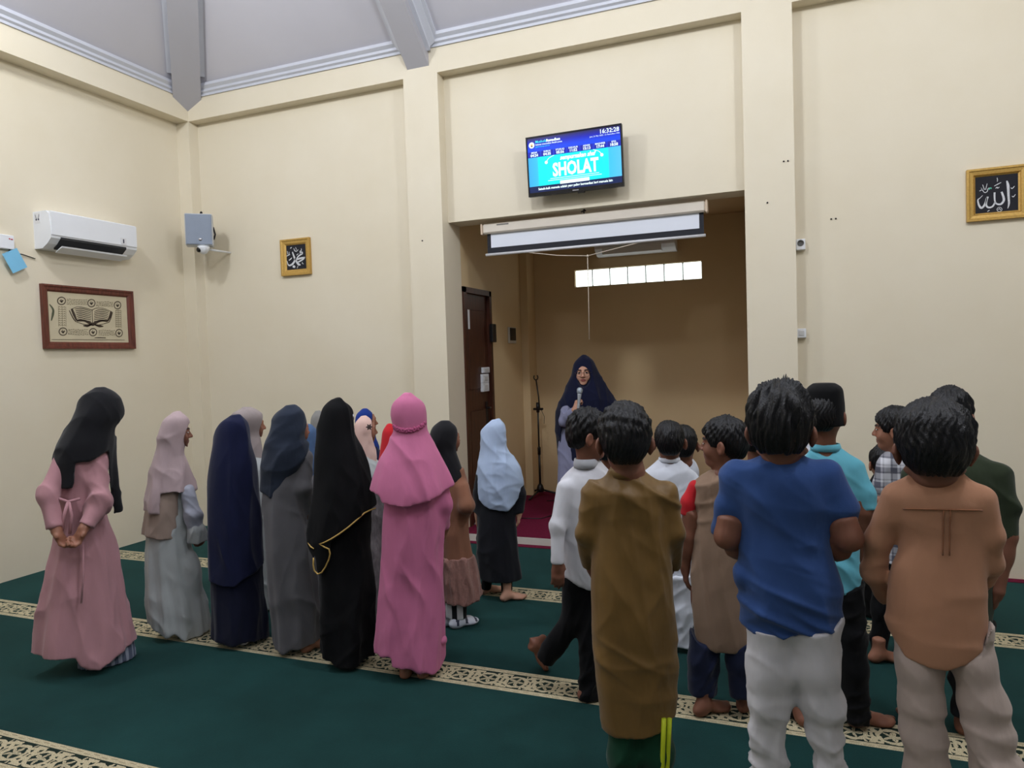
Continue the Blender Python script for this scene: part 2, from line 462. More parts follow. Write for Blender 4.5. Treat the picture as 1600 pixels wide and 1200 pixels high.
# glass block window
wn = empty('window_1', (-1.489, YBK, 2.356)); struct(wn)
def glass_block():
    m, N, L, B = new_mat('lit_glass_block')
    v, x, y, z = coords(m)
    rib = (x*420.0).sin()*0.5 + (z*420.0).sin()*0.5
    B.inputs['Base Color'].default_value = rgb(215, 228, 225); B.inputs['Roughness'].default_value = 0.15
    d = noise(m, v, 9, 2)
    B.inputs['Emission Color'].default_value = (0.92, 1.0, 0.98, 1)
    st = (NX(m.node_tree, d)*1.2 + 0.9) + rib*0.12
    L.new(st.s, B.inputs['Emission Strength'])
    bump(m, rib, 0.5, 0.004)
    return m
M_GB = glass_block()
bwid = 1.362/7
for i in range(7):
    x0 = -0.681+bwid*i
    MB().box(x0+0.006, x0+bwid-0.006, 0.012, 0.09, 0.005, 0.18, 0, 0.006).build('glass_block', M_GB, wn)
mb = MB(); mb.box(-0.681, 0.681, 0.02, 0.1, 0, 0.004); mb.box(-0.681, 0.681, 0.02, 0.1, 0.181, 0.185)
for i in range(8):
    x0 = -0.681+bwid*i; mb.box(max(x0-0.005, -0.681), min(x0+0.005, 0.681), 0.02, 0.1, 0.004, 0.181)
mb.build('window_frame', plain('grey_mortar', (120, 122, 116), 0.8), wn)

# pendant lamps (above the picture)
M_BULB = emit('lamp_bulb', (255, 246, 232), 9.0)
for i, (lx, ly, lz, lw) in enumerate(LAMPS):
    r = empty('pendant_lamp', (lx, ly, lz))
    zt = ZC1-0.03+PS*min(lx-XL, XR-lx, YF-ly, ly-YR)-lz
    tag(r, ['pendant lamp hanging over the front left of the hall', 'pendant lamp hanging over the front middle of the hall', 'pendant lamp hanging over the front right of the hall', 'pendant lamp hanging over the rear left of the hall', 'pendant lamp hanging over the rear right of the hall'][i], 'lamp', 'pendant lamps under the ceiling')
    MB().tube([(0, 0, 0.16), (0, 0, zt)], 0.008).build('rod', M_DKMETAL, r)
    MB().lathe((0, 0, 0), [(0.03, 0.16), (0.035, 0.12), (0.03, 0.08)]).build('socket', M_WHITE, r)
    MB().lathe((0, 0, 0), [(0.01, 0.09), (0.04, 0.06), (0.055, 0.0), (0.04, -0.045), (0.01, -0.06)]).build('bulb', M_BULB, r)

# ------------------------------------------------------------------ things on the walls
# television
tv = empty('television', (-1.546, 5.462, 3.136)); tv.rotation_euler = (math.radians(4.0), 0, 0)
tag(tv, 'flat television showing the blue prayer time screen above the alcove opening', 'television')
W2, H2 = 0.392, 0.236
tb = MB(); tb.box(-W2, W2, 0, 0.03, -H2, H2, 0, 0.004); tb.box(-0.2, 0.2, 0.03, 0.055, -0.14, 0.14, 0, 0.006)
tb.build('television_body', M_BLACK, tv)
tb = MB(); tb.box(-W2, W2, -0.006, 0, -H2, -H2+0.030); tb.box(-W2, W2, -0.006, 0, H2-0.012, H2); tb.box(-W2, -W2+0.012, -0.006, 0, -H2+0.030, H2-0.012); tb.box(W2-0.012, W2, -0.006, 0, -H2+0.030, H2-0.012)
tb.box(0.02, 0.075, -0.002, 0.02, -H2-0.012, -H2)
tb.build('bezel', plain('gloss_black', (22, 22, 28), 0.15), tv)
MB().box(-0.02, 0.03, -0.0075, -0.006, -H2+0.010, -H2+0.017).build('badge', M_CHROME, tv)
tb = MB(); tb.tube([(0, 0.05, 0), (0, 0.136, 0.0)], 0.03); tb.box(-0.12, 0.12, 0.124, 0.1365, -0.1, 0.1)
tb.build('wall_bracket', M_DKMETAL, tv)
sx0, sx1, sz0, sz1 = -W2+0.012, W2-0.012, -H2+0.030, H2-0.012
SWd, SHt = sx1-sx0, sz1-sz0
def screen_mat(name, stops, axis):
    m, N, L, B = new_mat(name); v, x, y, z = coords(m)
    q = (z - sz0)/SHt if axis == 'z' else (x - sx0)/SWd
    c = ramp(m, q.s, stops)
    B.inputs['Base Color'].default_value = (0.01, 0.01, 0.01, 1); L.new(c, B.inputs['Emission Color'])
    B.inputs['Emission Strength'].default_value = 1.0; B.inputs['Roughness'].default_value = 0.2
    return m
S_HEAD = screen_mat('screen_header', [(0.60, rgb(0, 60, 220)), (0.80, rgb(8, 70, 245)), (0.90, rgb(4, 24, 190)), (1.0, rgb(34, 30, 66))], 'z')
S_BODY = screen_mat('screen_cyan', [(0.0, rgb(60, 180, 250)), (0.10, rgb(60, 200, 255)), (0.115, rgb(0, 250, 255)), (0.86, rgb(0, 250, 255)), (0.875, rgb(60, 200, 255)), (1.0, rgb(90, 200, 255))], 'x')
S_CELL = emit('screen_cell', (6, 22, 175), 1.0); S_TICK = emit('screen_ticker', (8, 30, 84), 1.0)
S_TXT = emit('screen_text', (235, 255, 255), 1.2); S_CYT = emit('screen_cyan_text', (60, 235, 255), 1.1); S_ORG = emit('screen_emblem', (250, 190, 110), 1.0)
zt_, zb_ = sz1-SHt*0.355, sz0+SHt*0.115
sm = MB(); sm.box(sx0, sx1, -0.0015, -0.0005, zt_, sz1, 0); sm.box(sx0, sx1, -0.0015, -0.0005, zb_, zt_, 1); sm.box(sx0, sx1, -0.0015, -0.0005, sz0, zb_, 2)
cw = SWd/7
for i in range(7): sm.box(sx0+cw*i+0.003, sx0+cw*(i+1)-0.003, -0.0022, -0.0015, zt_, zt_+0.044, 3)
scr = sm.build('screen', None, tv, [S_HEAD, S_BODY, S_TICK, S_CELL])
def scr_text(body, x, z, size, mat=S_TXT, align='CENTER', sx=1.0, bold=0.0, shear=0.0, name='screen_text'):
    V, Fc = text_mesh(body, size, 0, align, sx, bold, shear)
    return mesh_obj(name, [(x+a, -0.0032, z+b) for a, b, c in V], Fc, mat, scr)
scr_text('16:32:28', sx1-0.008, sz1-0.028, 0.046, align='RIGHT', bold=0.0006)
scr_text('Jum, 21 Mar 2025 - 21 Ramadhan 1446', sx1-0.006, sz1-0.056, 0.0150, align='RIGHT')
scr_text('Mushola', sx0+0.068, sz1-0.034, 0.028, S_CYT, 'LEFT', bold=0.0004)
scr_text('Ramadhan', sx0+0.160, sz1-0.034, 0.028, S_TXT, 'LEFT', bold=0.0012)
scr_text('Selamat menunaikan ibadah puasa', sx0+0.068, sz1-0.056, 0.0165, S_TXT, 'LEFT', bold=0.0003)
scr_text('Jadwal sholat hari ini', sx0+0.068, sz1-0.073, 0.0145, S_CYT, 'LEFT')
for i, (a, b) in enumerate([('IMSAK', '04:24'), ('SUBUH', '04:35'), ('SYURUQ', '05:56'), ('DZUHUR', '11:52'), ('ASHAR', '15:13'), ('MAGHRIB', '17:44'), ('ISYA', '18:58')]):
    scr_text(a, sx0+cw*(i+0.5), zt_+0.037, 0.0185, bold=0.0004); scr_text(b, sx0+cw*(i+0.5), zt_+0.015, 0.029, bold=0.0010)
scr_text('SHOLAT', 0.01, -0.050, 0.142, sx=0.70, bold=0.0055)
scr_text('sempurnakan shaf', 0.03, 0.042, 0.046, bold=0.0022, shear=0.3, sx=0.86)
scr_text('Sebaik-baik manusia adalah yang paling bermanfaat bagi manusia lain', 0, (sz0+zb_)/2, 0.0255, sx=0.88, bold=0.0008)
dm = MB(); Y_ = -0.003
for k, (x0, x1, z) in enumerate([(-0.2, 0.2, -0.112), (-0.22, 0.22, -0.126), (-0.12, 0.12, -0.134)]): dm.box(x0, x1, Y_, Y_+0.0008, z, z+(0.004 if k < 2 else -0.026))
for sgn, zz in ((-1, 0.012), (1, 0.058)): ribbon(dm, [(sgn*0.16, zt_-0.002, 0.004), (sgn*0.205, zt_-0.02, 0.004), (sgn*0.225, zt_-0.045, 0.006)], Y_); dm.lathe((sgn*0.228, Y_, zt_-0.05), [(0.013, 0), (0.011, -0.0004)], 14, axis='y')
dm.build('screen_ornament', S_TXT, scr)
em = MB(); em.lathe((sx0+0.036, -0.003, sz1-0.055), [(0.024, 0), (0.023, -0.0005)], 20, 0, 'y'); em.lathe((sx0+0.036, -0.0037, sz1-0.053), [(0.010, 0), (0.009, -0.0003)], 5, 1, 'y'); em.box(sx0+0.030, sx0+0.044, -0.0045, -0.0035, sz1-0.068, sz1-0.058, 2)
em.build('screen_emblem', None, scr, [S_TXT, S_ORG, emit('emblem_brown', (90, 60, 50), 0.8)])

# pull-down projector screen
ps = empty('projector_screen', (-1.5025, 5.69, 2.795)); tag(ps, 'pull-down projector screen, mostly rolled up, hanging in the alcove mouth', 'projector screen')
MB().box(-0.935, 0.935, -0.034, 0.034, -0.118, -0.032, 0, 0.012).build('case', plain('cream_case', (222, 212, 198), 0.45), ps)
for x0, x1 in ((-0.952, -0.935), (0.935, 0.952)):
    MB().box(x0, x1, -0.039, 0.039, -0.124, -0.028, 0, 0.006).build('end_cap', plain('cream_cap', (222, 200, 176), 0.45), ps)
MB().box(-0.80, -0.69, -0.0365, -0.034, -0.056, -0.045).build('label_plate', plain('grey_label', (120, 116, 112), 0.5), ps)
MB().box(-0.905, 0.918, 0.0, 0.003, -0.285, -0.10).build('black_border', plain('screen_border', (18, 20, 32), 0.7), ps)
MB().box(-0.870, 0.884, -0.002, -0.0005, -0.237, -0.11).build('screen_fabric', plain('white_screen', (228, 232, 242), 0.75, var=0.01), ps)
MB().tube([(-0.922, 0, -0.295), (0.930, 0, -0.295)], 0.012).build('bottom_bar', plain('white_bar', (222, 222, 226), 0.35), ps)
MB().tube([(-0.03, 0.0, -0.04), (-0.03, -0.035, -0.012), (-0.02, -0.03, 0.004)], 0.006).tube([(-0.05, -0.036, -0.02), (-0.008, -0.036, -0.012)], 0.006).build('hook', M_DKMETAL, ps)
cord = plain('white_cord', (226, 214, 196), 0.8)
q = MB(); q.tube([(-0.53, 0, -0.305), (-0.27, 0.0, -0.352), (-0.015, 0, -0.376)], 0.0032); q.tube([(0.42, 0, -0.303), (0.2, 0, -0.340), (-0.015, 0, -0.376)], 0.0032)
q.tube([(-0.015, 0, -0.376), (-0.016, 0.0, -0.7), (-0.020, 0.0, -1.062)], 0.0028); q.lathe((-0.015, 0, -0.376), [(0.004, 0.01), (0.009, 0), (0.004, -0.012)], 10)
q.build('pull_cord', cord, ps)

def air_con(name, label, loc, rz, length, hgt, open_=True):
    r = empty(name, loc, rz); tag(r, label, 'air conditioner')
    # local: x along the length, -y out of the wall, z up
    pr = [(0, 0), (0.0, hgt), (0.15, hgt), (0.185, hgt-0.03), (0.20, hgt*0.5), (0.195, hgt*0.26), (0.15, 0.035), (0.09, 0.0)]
    b = MB(); b.sweep(pr, (-length/2, 0, 0), (length/2, 0, 0), (0, -1, 0), (0, 0, 1)); b.build('case', M_WHITE, r)
    MB().sweep([(0.205, hgt*0.34), (0.206, hgt*0.95), (0.19, hgt*0.985), (0.18, hgt*0.95), (0.19, hgt*0.34)], (-length/2+0.004, 0, 0), (length/2-0.004, 0, 0), (0, -1, 0), (0, 0, 1)).build('front_panel', M_WHITE, r)
    if not open_:
        MB().sweep([(0.20, hgt*0.02), (0.204, hgt*0.30), (0.196, hgt*0.30), (0.12, -0.004)], (-length*0.40, 0, 0), (length*0.34, 0, 0), (0, -1, 0), (0, 0, 1)).build('louver', M_WHITE, r)
        return r
    MB().sweep([(0.199, hgt*0.24), (0.199, hgt*0.30), (0.11, 0.01), (0.11, -0.002)], (-length*0.40, 0, 0), (length*0.36, 0, 0), (0, -1, 0), (0, 0, 1)).build('air_outlet', plain('dark_outlet', (30, 32, 36), 0.6), r)
    MB().sweep([(0.20, hgt*0.02), (0.205, hgt*0.06), (0.13, -0.02), (0.125, -0.03)], (-length*0.40, 0, 0), (length*0.36, 0, 0), (0, -1, 0), (0, 0, 1)).build('louver', M_WHITE, r)
    return r
ac = air_con('air_conditioner', 'white split air conditioner on the left wall above the brown framed picture', (XLW, 4.372, 2.603), math.radians(90), 0.80, 0.297)
ST = [plain('sticker_white', (224, 224, 226), 0.5), plain('sticker_ink', (40, 42, 70), 0.5)]
st = MB(); st.box(-0.4025, -0.399, -0.085, -0.02, 0.205, 0.285, 0)
for k in (0, 1): st.lathe((-0.4025, -0.04-0.025*k, 0.232), [(0.008, 0), (0.008, -0.0012)], 10, 1, 'x')
ribbon_m = MB()
for k in (0, 1): st.tube([(-0.4027, -0.03-0.045*k, 0.272), (-0.4027, -0.036-0.033*k, 0.252), (-0.4027, -0.042-0.021*k, 0.24)], 0.002, 6, 1)
st.build('sticker', None, ac, ST); st = MB(); st.box(0.23, 0.285, -0.2085, -0.205, 0.11, 0.165, 0); st.box(0.25, 0.262, -0.2092, -0.2086, 0.12, 0.155, 1)
st.build('sticker', None, ac, ST)
ac2 = air_con('air_conditioner', 'dim air conditioner high on the alcove back wall above the glass blocks', (-1.47, YBK, 2.655), 0, 0.84, 0.26, False)

# outlet with tag left of the air conditioner
so = empty('wall_outlet', (XLW, 3.735, 2.625)); tag(so, 'white wall outlet with red lights at the left edge beside the air conditioner', 'outlet')
MB().box(0, 0.035, -0.09, 0.055, -0.055, 0.055, 0, 0.005).build('outlet_box', M_WHITE, so)
q = MB(); q.box(0.035, 0.038, 0.012, 0.022, 0.022, 0.03); q.box(0.035, 0.038, 0.028, 0.040, 0.020, 0.028); q.build('indicator', plain('red_light', (200, 30, 60), 0.4), so)
q = MB(); q.tube([(0.02, 0.02, -0.055), (0.02, 0.06, -0.085), (0.012, 0.12, -0.078), (0.008, 0.23, -0.10)], 0.004); q.tube([(0.02, 0.02, -0.055), (0.025, 0.04, -0.11), (0.025, 0.055, -0.14)], 0.005); q.tube([(0.02, 0.02, -0.055), (0.025, 0.06, -0.1), (0.025, 0.085, -0.13)], 0.004)
q.build('cable', M_BLACK, so)
tg = MB(); tg.box(-0.065, 0.065, 0, 0.002, -0.16, 0.0)
tgo = tg.build('paper_tag', plain('blue_paper', (128, 196, 232), 0.7)); tgo.location = (XLW+0.045, 3.74, 2.555); tgo.rotation_euler = (0, math.radians(0), 0)
tgo.rotation_euler = Matrix.Rotation(math.radians(90), 3, 'Z').to_euler(); tgo.rotation_euler = (Matrix.Rotation(math.radians(90), 3, 'Z') @ Matrix.Rotation(math.radians(-28), 3, 'Y')).to_euler()
tag(tgo, 'light blue paper tag hanging under the wall outlet at the left edge', 'tag')

# speaker and camera in the corner
sp = empty('loudspeaker', (-5.21, 5.27, 2.762), math.radians(40)); tag(sp, 'grey box loudspeaker mounted high in the left corner of the hall', 'speaker')
MB().box(-0.122, 0.122, -0.06, 0.08, 0, 0.30, 0, 0.008).build('cabinet', plain('pale_grey_case', (196, 198, 200), 0.5), sp)
MB().box(-0.114, 0.114, -0.068, -0.06, 0.008, 0.292, 0, 0.004).build('grille', plain('blue_grey_grille', (138, 148, 164), 0.6, bmp=0.5, scale=12), sp)
MB().lathe((0.01, -0.069, 0.055), [(0.016, 0.002), (0.014, -0.002)], 16, 0, 'y').build('badge', M_CHROME, sp)
q = MB(); q.tube([(0.02, 0.05, 0.295), (0.02, 0.05, 0.33), (0.0, 0.2, 0.33), (0, 0.2, 0.18)], 0.012); q.box(-0.03, 0.03, 0.08, 0.43, 0.10, 0.18); q.build('bracket', M_DKMETAL, sp); MB().tube([(0.122, 0.03, 0.07), (0.136, 0.03, 0.12), (0.122, 0.03, 0.19)], 0.008).build('handle', M_DKMETAL, sp)
cm = empty('security_camera', (-5.17, 5.27, 2.757)); tag(cm, 'small white dome security camera under the corner loudspeaker', 'camera')
q = MB(); q.tube([(0, 0.03, -0.02), (0.02, 0.335, -0.02)], 0.010); q.lathe((0, 0, 0), [(0.055, 0), (0.055, -0.015), (0.05, -0.035), (0.03, -0.065), (0.005, -0.075)]); q.build('dome', M_WHITE, cm)
q = MB(); q.lathe((-0.015, -0.045, -0.035), [(0.024, 0.012), (0.024, -0.006), (0.015, -0.012)], 18, 0, 'y'); q.build('lens', plain('lens_black', (8, 8, 10), 0.15), cm)

# framed calligraphy
def frame_obj(name, label, loc, rz, w, h, mat, fwid, dep, parts_mat, inner=None):
    """frame whose front faces local -y; origin at the centre on the wall"""
    r = empty(name, loc, rz); tag(r, label, 'picture')
    prof_ = [(0, 0), (0, dep), (fwid*0.25, dep), (fwid*0.35, dep*0.8), (fwid*0.75, dep*0.72), (fwid, dep*0.35), (fwid, 0)]
    b = MB(); cs = [(-w/2, -h/2, 1, 1), (w/2, -h/2, -1, 1), (w/2, h/2, -1, -1), (-w/2, h/2, 1, -1)]; V = []
    for x, z, sx, sz in cs:
        for a, d in prof_: V.append((x+sx*a, -d, z+sz*a))
    n = len(prof_); Fc = [(i*n+k, i*n+(k+1) % n, ((i+1) % 4)*n+(k+1) % n, ((i+1) % 4)*n+k) for i in range(4) for k in range(n)]
    b.add(V, Fc); b.build('frame', mat, r)
    if inner:
        q = MB(); z0 = -h/2+fwid*0.78; x0 = -w/2+fwid*0.78
        k = int((w+h)*2/0.012)
        for i in range(k):
            t = i/k*2*(w+h-4*fwid*0.78); a, b2 = w-2*fwid*0.78, h-2*fwid*0.78
            if t < a: p = (x0+t, z0)
            elif t < a+b2: p = (x0+a, z0+t-a)
            elif t < 2*a+b2: p = (x0+a-(t-a-b2), z0+b2)
            else: p = (x0, z0+b2-(t-2*a-b2))
            q.lathe((p[0], -dep*0.68, p[1]), [(0.0035, 0.0), (0.0035, -0.002), (0.0015, -0.0035)], 6, 0, 'y')
        q.build('beading', inner, r)
    MB().box(-w/2+fwid*0.9, w/2-fwid*0.9, -dep*0.3, -0.002, -h/2+fwid*0.9, h/2-fwid*0.9).build('panel', parts_mat, r)
    return r, -dep*0.3-0.0015
M_BLKCLOTH = plain('black_velvet', (24, 24, 34), 0.8, var=0.2, scale=30)
M_SILVER = plain('silver_thread', (226, 228, 232), 0.4, 0.1, var=0.25, scale=120)
M_TEAL = plain('teal_thread', (90, 200, 170), 0.4, 0.1)

fa, off = frame_obj('framed_calligraphy', 'gold framed black calligraphy panel on the right back wall', (1.312, YP, 2.585), 0, 0.345, 0.345, M_GOLDP, 0.052, 0.03, M_BLKCLOTH, M_GOLD)
def mapA(X, Y):
    u = (X-255)/765.0; top = 240-0.097*(X-255); bot = 905-0.06*(X-255); v_ = (Y-top)/(bot-top)
    return ((u-0.5)*0.252, (0.5-v_)*0.252)
def strokes(sts, mp, sc, off, name, mat, parent):
    b = MB()
    for s_ in sts: ribbon(b, [mp(x, y)+(w_*sc,) for x, y, w_ in s_], off)
    return b.build(name, mat, parent)
strokes([[(812, 318, 22), (832, 400, 48), (838, 560, 40), (846, 720, 34), (825, 812, 6)],
         [(722, 512, 34), (752, 600, 40), (758, 668, 40), (712, 728, 38), (650, 728, 30), (612, 690, 26), (602, 600, 30), (604, 520, 34)],
         [(612, 690, 26), (570, 765, 32), (505, 785, 34), (462, 752, 34), (462, 680, 30), (486, 592, 34)],
         [(470, 610, 26), (430, 735, 34), (375, 788, 42), (332, 735, 34), (316, 648, 24), (352, 615, 14), (398, 568, 10)],
         [(622, 452, 10), (645, 428, 16), (658, 448, 12), (684, 425, 14)], [(598, 408, 10), (655, 378, 18), (716, 345, 10)], [(648, 262, 12), (655, 300, 14), (650, 332, 8)],
         [(345, 492, 14), (390, 470, 14), (412, 500, 12), (440, 520, 12), (478, 500, 14), (492, 450, 12), (520, 440, 12)], [(400, 380, 10), (430, 470, 14)], [(478, 362, 10), (450, 470, 14)], [(370, 440, 10), (395, 450, 8)],
         [(880, 440, 10), (902, 458, 16), (942, 415, 10)], [(898, 592, 10), (922, 606, 16), (958, 562, 10)], [(478, 855, 14), (515, 832, 14)],
         [(640, 825, 10), (662, 790, 10), (705, 790, 10), (728, 822, 10), (708, 856, 10), (662, 858, 10), (640, 825, 10)], [(660, 830, 10), (685, 810, 12), (706, 838, 10)]],
        mapA, 0.252/765, off, 'calligraphy', M_SILVER, fa)
strokes([[(505, 470, 18), (530, 440, 20), (552, 452, 24)]], mapA, 0.252/765, off, 'green_accent', M_TEAL, fa)

fm, off = frame_obj('framed_calligraphy', 'small gold framed calligraphy on the back wall right of the corner loudspeaker', (-4.350, YP, 2.628), 0, 0.335, 0.345, M_GOLDP, 0.056, 0.032, M_BLKCLOTH)
def mapM(X, Y):
    u = (X-242-0.03*(Y-320))/(460.0); top = 320-0.05*(X-242); bot = 940-0.09*(X-242); v_ = (Y-top)/(bot-top)
    return ((u-0.5)*0.230, (0.5-v_)*0.242)
strokes([[(395, 488, 24), (432, 600, 38), (452, 680, 40), (400, 772, 40), (325, 812, 30), (288, 780, 22), (268, 700, 10)],
         [(445, 640, 30), (500, 745, 40), (540, 790, 44), (580, 800, 20)],
         [(688, 622, 14), (640, 632, 28), (560, 650, 36), (498, 668, 30), (520, 610, 26), (580, 562, 26), (622, 540, 24), (622, 505, 22), (582, 505, 22), (572, 532, 16)],
         [(688, 626, 12), (640, 668, 30), (560, 718, 28), (512, 735, 20)],
         [(428, 400, 12), (450, 460, 16), (490, 475, 16), (532, 440, 12)], [(470, 380, 10), (490, 440, 12)], [(600, 412, 10), (600, 460, 18), (560, 490, 12)],
         [(258, 585, 14), (300, 560, 20), (338, 545, 16)], [(275, 460, 10), (290, 540, 16)], [(318, 480, 10), (322, 540, 12)], [(312, 688, 18), (350, 660, 22), (382, 625, 14)], [(490, 570, 14), (532, 535, 14)],
         [(345, 400, 14), (380, 375, 20)], [(400, 850, 30), (425, 840, 50), (455, 855, 30)], [(500, 880, 8), (520, 830, 14)], [(625, 735, 12), (620, 765, 14), (650, 780, 10)]],
        mapM, 0.230/460, off, 'calligraphy', M_SILVER, fm)

M_PARCH = plain('parchment', (206, 194, 164), 0.75, var=0.08, scale=9)
M_INK = plain('brown_ink', (62, 48, 36), 0.7); M_FAINT = plain('faint_ink', (150, 138, 112), 0.75, var=0.35, scale=70)
fb, off = frame_obj('framed_picture', 'dark red wooden framed parchment with an open book drawing below the air conditioner', (XLW, 4.42, 2.062), math.radians(90), 0.86, 0.53, M_REDWOOD, 0.058, 0.035, M_PARCH)
fb.rotation_euler = (0, math.radians(0), math.radians(90))
def mapB(X, Y):
    # corners of the parchment in the enlarged photograph
    tl, tr_, bl, br = (205, 235), (1285, 295), (260, 950), (1345, 945)
    u, v_ = 0.5, 0.5
    for _ in range(12):
        x = (1-u)*(1-v_)*tl[0]+u*(1-v_)*tr_[0]+(1-u)*v_*bl[0]+u*v_*br[0]; y = (1-u)*(1-v_)*tl[1]+u*(1-v_)*tr_[1]+(1-u)*v_*bl[1]+u*v_*br[1]
        u += (X-x)/1085.0; v_ += (Y-y)/690.0
    return ((u-0.5)*0.748, (0.5-v_)*0.418)
kB = 0.748/1085
book = [[(490, 500, 10), (545, 610, 14), (585, 660, 10)], [(520, 475, 26), (555, 560, 34), (590, 640, 20)], [(590, 640, 24), (690, 640, 26), (760, 670, 34), (812, 690, 40), (860, 660, 34), (930, 635, 26), (1020, 640, 22)],
        [(1020, 640, 18), (1050, 570, 30), (1065, 500, 26)], [(1085, 510, 10), (1065, 590, 12), (1040, 655, 10)], [(590, 660, 8), (700, 695, 8), (780, 705, 14)], [(1040, 655, 8), (930, 690, 8), (850, 705, 12)],
        [(680, 712, 8), (735, 712, 34), (800, 690, 14)], [(960, 715, 8), (900, 712, 34), (830, 690, 14)], [(795, 480, 8), (800, 580, 8), (808, 670, 10)], [(525, 480, 6), (600, 445, 6), (700, 460, 8), (795, 490, 8)], [(795, 490, 8), (850, 460, 8), (950, 460, 6), (1060, 500, 6)]]
for k in range(7):
    d = k*26
    book.append([(565+k*7, 480+d, 7), (640, 468+d, 10), (720, 485+d, 9), (785, 510+d*0.9, 7)]); book.append([(825, 510+d*0.9, 7), (880, 485+d, 9), (950, 480+d*0.95, 10), (1035-k*4, 505+d*0.9, 7)])
for X, Y in ((388, 368), (782, 390), (1155, 412), (420, 800), (818, 802), (1192, 808)):
    book.append([(X+50*math.cos(a), Y+52*math.sin(a), 11) for a in np.linspace(0, 2*math.pi, 12)])
    book.append([(X-22, Y-8, 12), (X, Y+14, 16), (X+20, Y-12, 14)]); book.append([(X-8, Y-25, 8), (X+4, Y+26, 10)])
strokes(book, mapB, kB, off, 'book_drawing', M_INK, fb)
sc_ = []
rnd = random.Random(3)
for (x0, x1, y0, y1, dy) in ((455, 720, 335, 425, 0.06), (850, 1090, 360, 440, 0.06), (485, 745, 760, 850, 0.0), (895, 1130, 765, 850, 0.0)):
    for r_ in range(4):
        y = y0+(y1-y0)*(r_+0.5)/4; x = x0
        while x < x1-14:
            w_ = rnd.uniform(14, 34); sc_.append([(x, y+rnd.uniform(-4, 4), 5), (x+w_*0.5, y+rnd.uniform(-9, 6), 9), (min(x+w_, x1), y+rnd.uniform(-4, 4), 5)]); x += w_+6
for (x0, x1, y0, y1, sk) in ((350, 445, 445, 730, 12), (1128, 1210, 480, 735, 12)):
    for r_ in range(9):
        y = y0+(y1-y0)*r_/9+14
        for c_ in range(3):
            x = x0+sk*(r_/9)+(x1-x0)*c_/3; sc_.append([(x, y, 5), (x+13, y-8, 9), (x+26, y+2, 5)])
    for c_ in (0, 0.5, 1): sc_.append([(x0+(x1-x0)*c_, y0, 4), (x0+sk+(x1-x0)*c_, y1, 4)])
strokes(sc_, mapB, kB, off, 'small_writing', M_FAINT, fb)
strokes([[(240, 420, 10), (285, 490, 26), (285, 560, 30), (268, 650, 12)]], mapB, kB, off, 'stain', plain('green_stain', (84, 88, 66), 0.8), fb)
strokes([[(280, 915, 5), (600, 912, 6), (1000, 908, 6), (1280, 905, 5)], [(840, 882, 6), (900, 878, 12), (1000, 880, 10)]], mapB, kB, off, 'line', M_INK, fb)

# sockets and switches
def socket(name, label, cat, loc, rz, w, h, dep=0.03, dial=None, group=None):
    r = empty(name, loc, rz); tag(r, label, cat, group)
    MB().box(-w/2, w/2, -dep, 0, -h/2, h/2, 0, 0.004).build('plate', M_WHITE, r)
    if dial == 'dial':
        MB().lathe((0, -dep, h*0.12), [(w*0.36, 0.001), (w*0.36, -0.004), (w*0.26, -0.005), (w*0.26, -0.001), (0.002, -0.001)], 20, 0, 'y').build('socket_ring', plain('grey_socket', (90, 90, 88), 0.5), r)
    else:
        MB().box(-w*0.28, w*0.28, -dep-0.004, -dep, -h*0.25, h*0.25, 0, 0.001).build('rocker', plain('rocker_grey', (208, 208, 208), 0.4), r)
    return r
socket('wall_socket', 'white round wall socket box on the right column edge, the upper of two', 'outlet', (0.104, YP, 2.352), 0, 0.062, 0.078, 0.045, 'dial')
socket('wall_socket', 'white box on the right column edge, the lower of two, below the round socket', 'outlet', (0.100, YP, 1.711), 0, 0.062, 0.068, 0.045)
XD = XA2+0.016
for zz, hh, yy, lab in ((1.49, 0.055, 6.31, 'topmost white switch in the stack of three on the door edge'), (1.41, 0.085, 6.285, 'middle white switch in the stack of three on the door edge'), (1.325, 0.085, 6.285, 'lowest white switch in the stack of three on the door edge')):
    socket('light_switch', lab, 'switch', (XA2-0.0195, yy, zz), math.radians(90), 0.15, hh, 0.03, None, 'switches on the alcove door edge')
kb = MB(); kb.box(-0.05, 0.05, -0.035, 0, -0.09, 0.09, 0, 0.006)
o = kb.build('intercom', M_BLACK, None); o.location = (XA2+0.015, 6.445, 1.85); o.rotation_euler = (0, 0, math.radians(90)); tag(o, 'black intercom box on the right edge of the alcove door frame', 'intercom')
r = empty('wall_panel_switch', (XA2, 7.02, 1.84), math.radians(90)); tag(r, 'black and white switch panel on the alcove wall right of the door', 'switch')
MB().box(-0.10, 0.10, -0.02, 0, -0.085, 0.085, 0, 0.004).build('plate', M_OFFW, r); MB().box(-0.085, 0.075, -0.028, -0.02, -0.055, 0.078, 0, 0.004).build('dark_panel', M_BLACK, r)
o = MB().box(-0.02, 0.02, -0.006, 0, -0.09, 0.09).build('door_sign', M_WHITE); o.location = (XA2-0.019, 5.985, 1.97); o.rotation_euler = (0, 0, math.radians(90)); tag(o, 'narrow white label stuck upright on the dark door', 'sign')
# small nails and holes left in the plaster
for (x, z, yy, lab) in ((0.00, 2.94, YF, 'left nail of the pair high on the right column'), (0.028, 2.94, YF, 'right nail of the pair high on the right column'), (-0.115, 2.66, YF, 'single nail lower on the right column face'), (-2.93, 2.64, YF, 'small nail on the left column face'), (0.31, 2.52, YP, 'left nail of the pair on the right back wall'), (0.34, 2.52, YP, 'right nail of the pair on the right back wall')):
    o = MB().lathe((0, 0, 0), [(0.006, 0), (0.006, -0.006), (0.002, -0.012)], 8, 0, 'y').build('nail', M_DKMETAL); o.location = (x, yy, z); tag(o, lab, 'nail', 'nails in the walls')

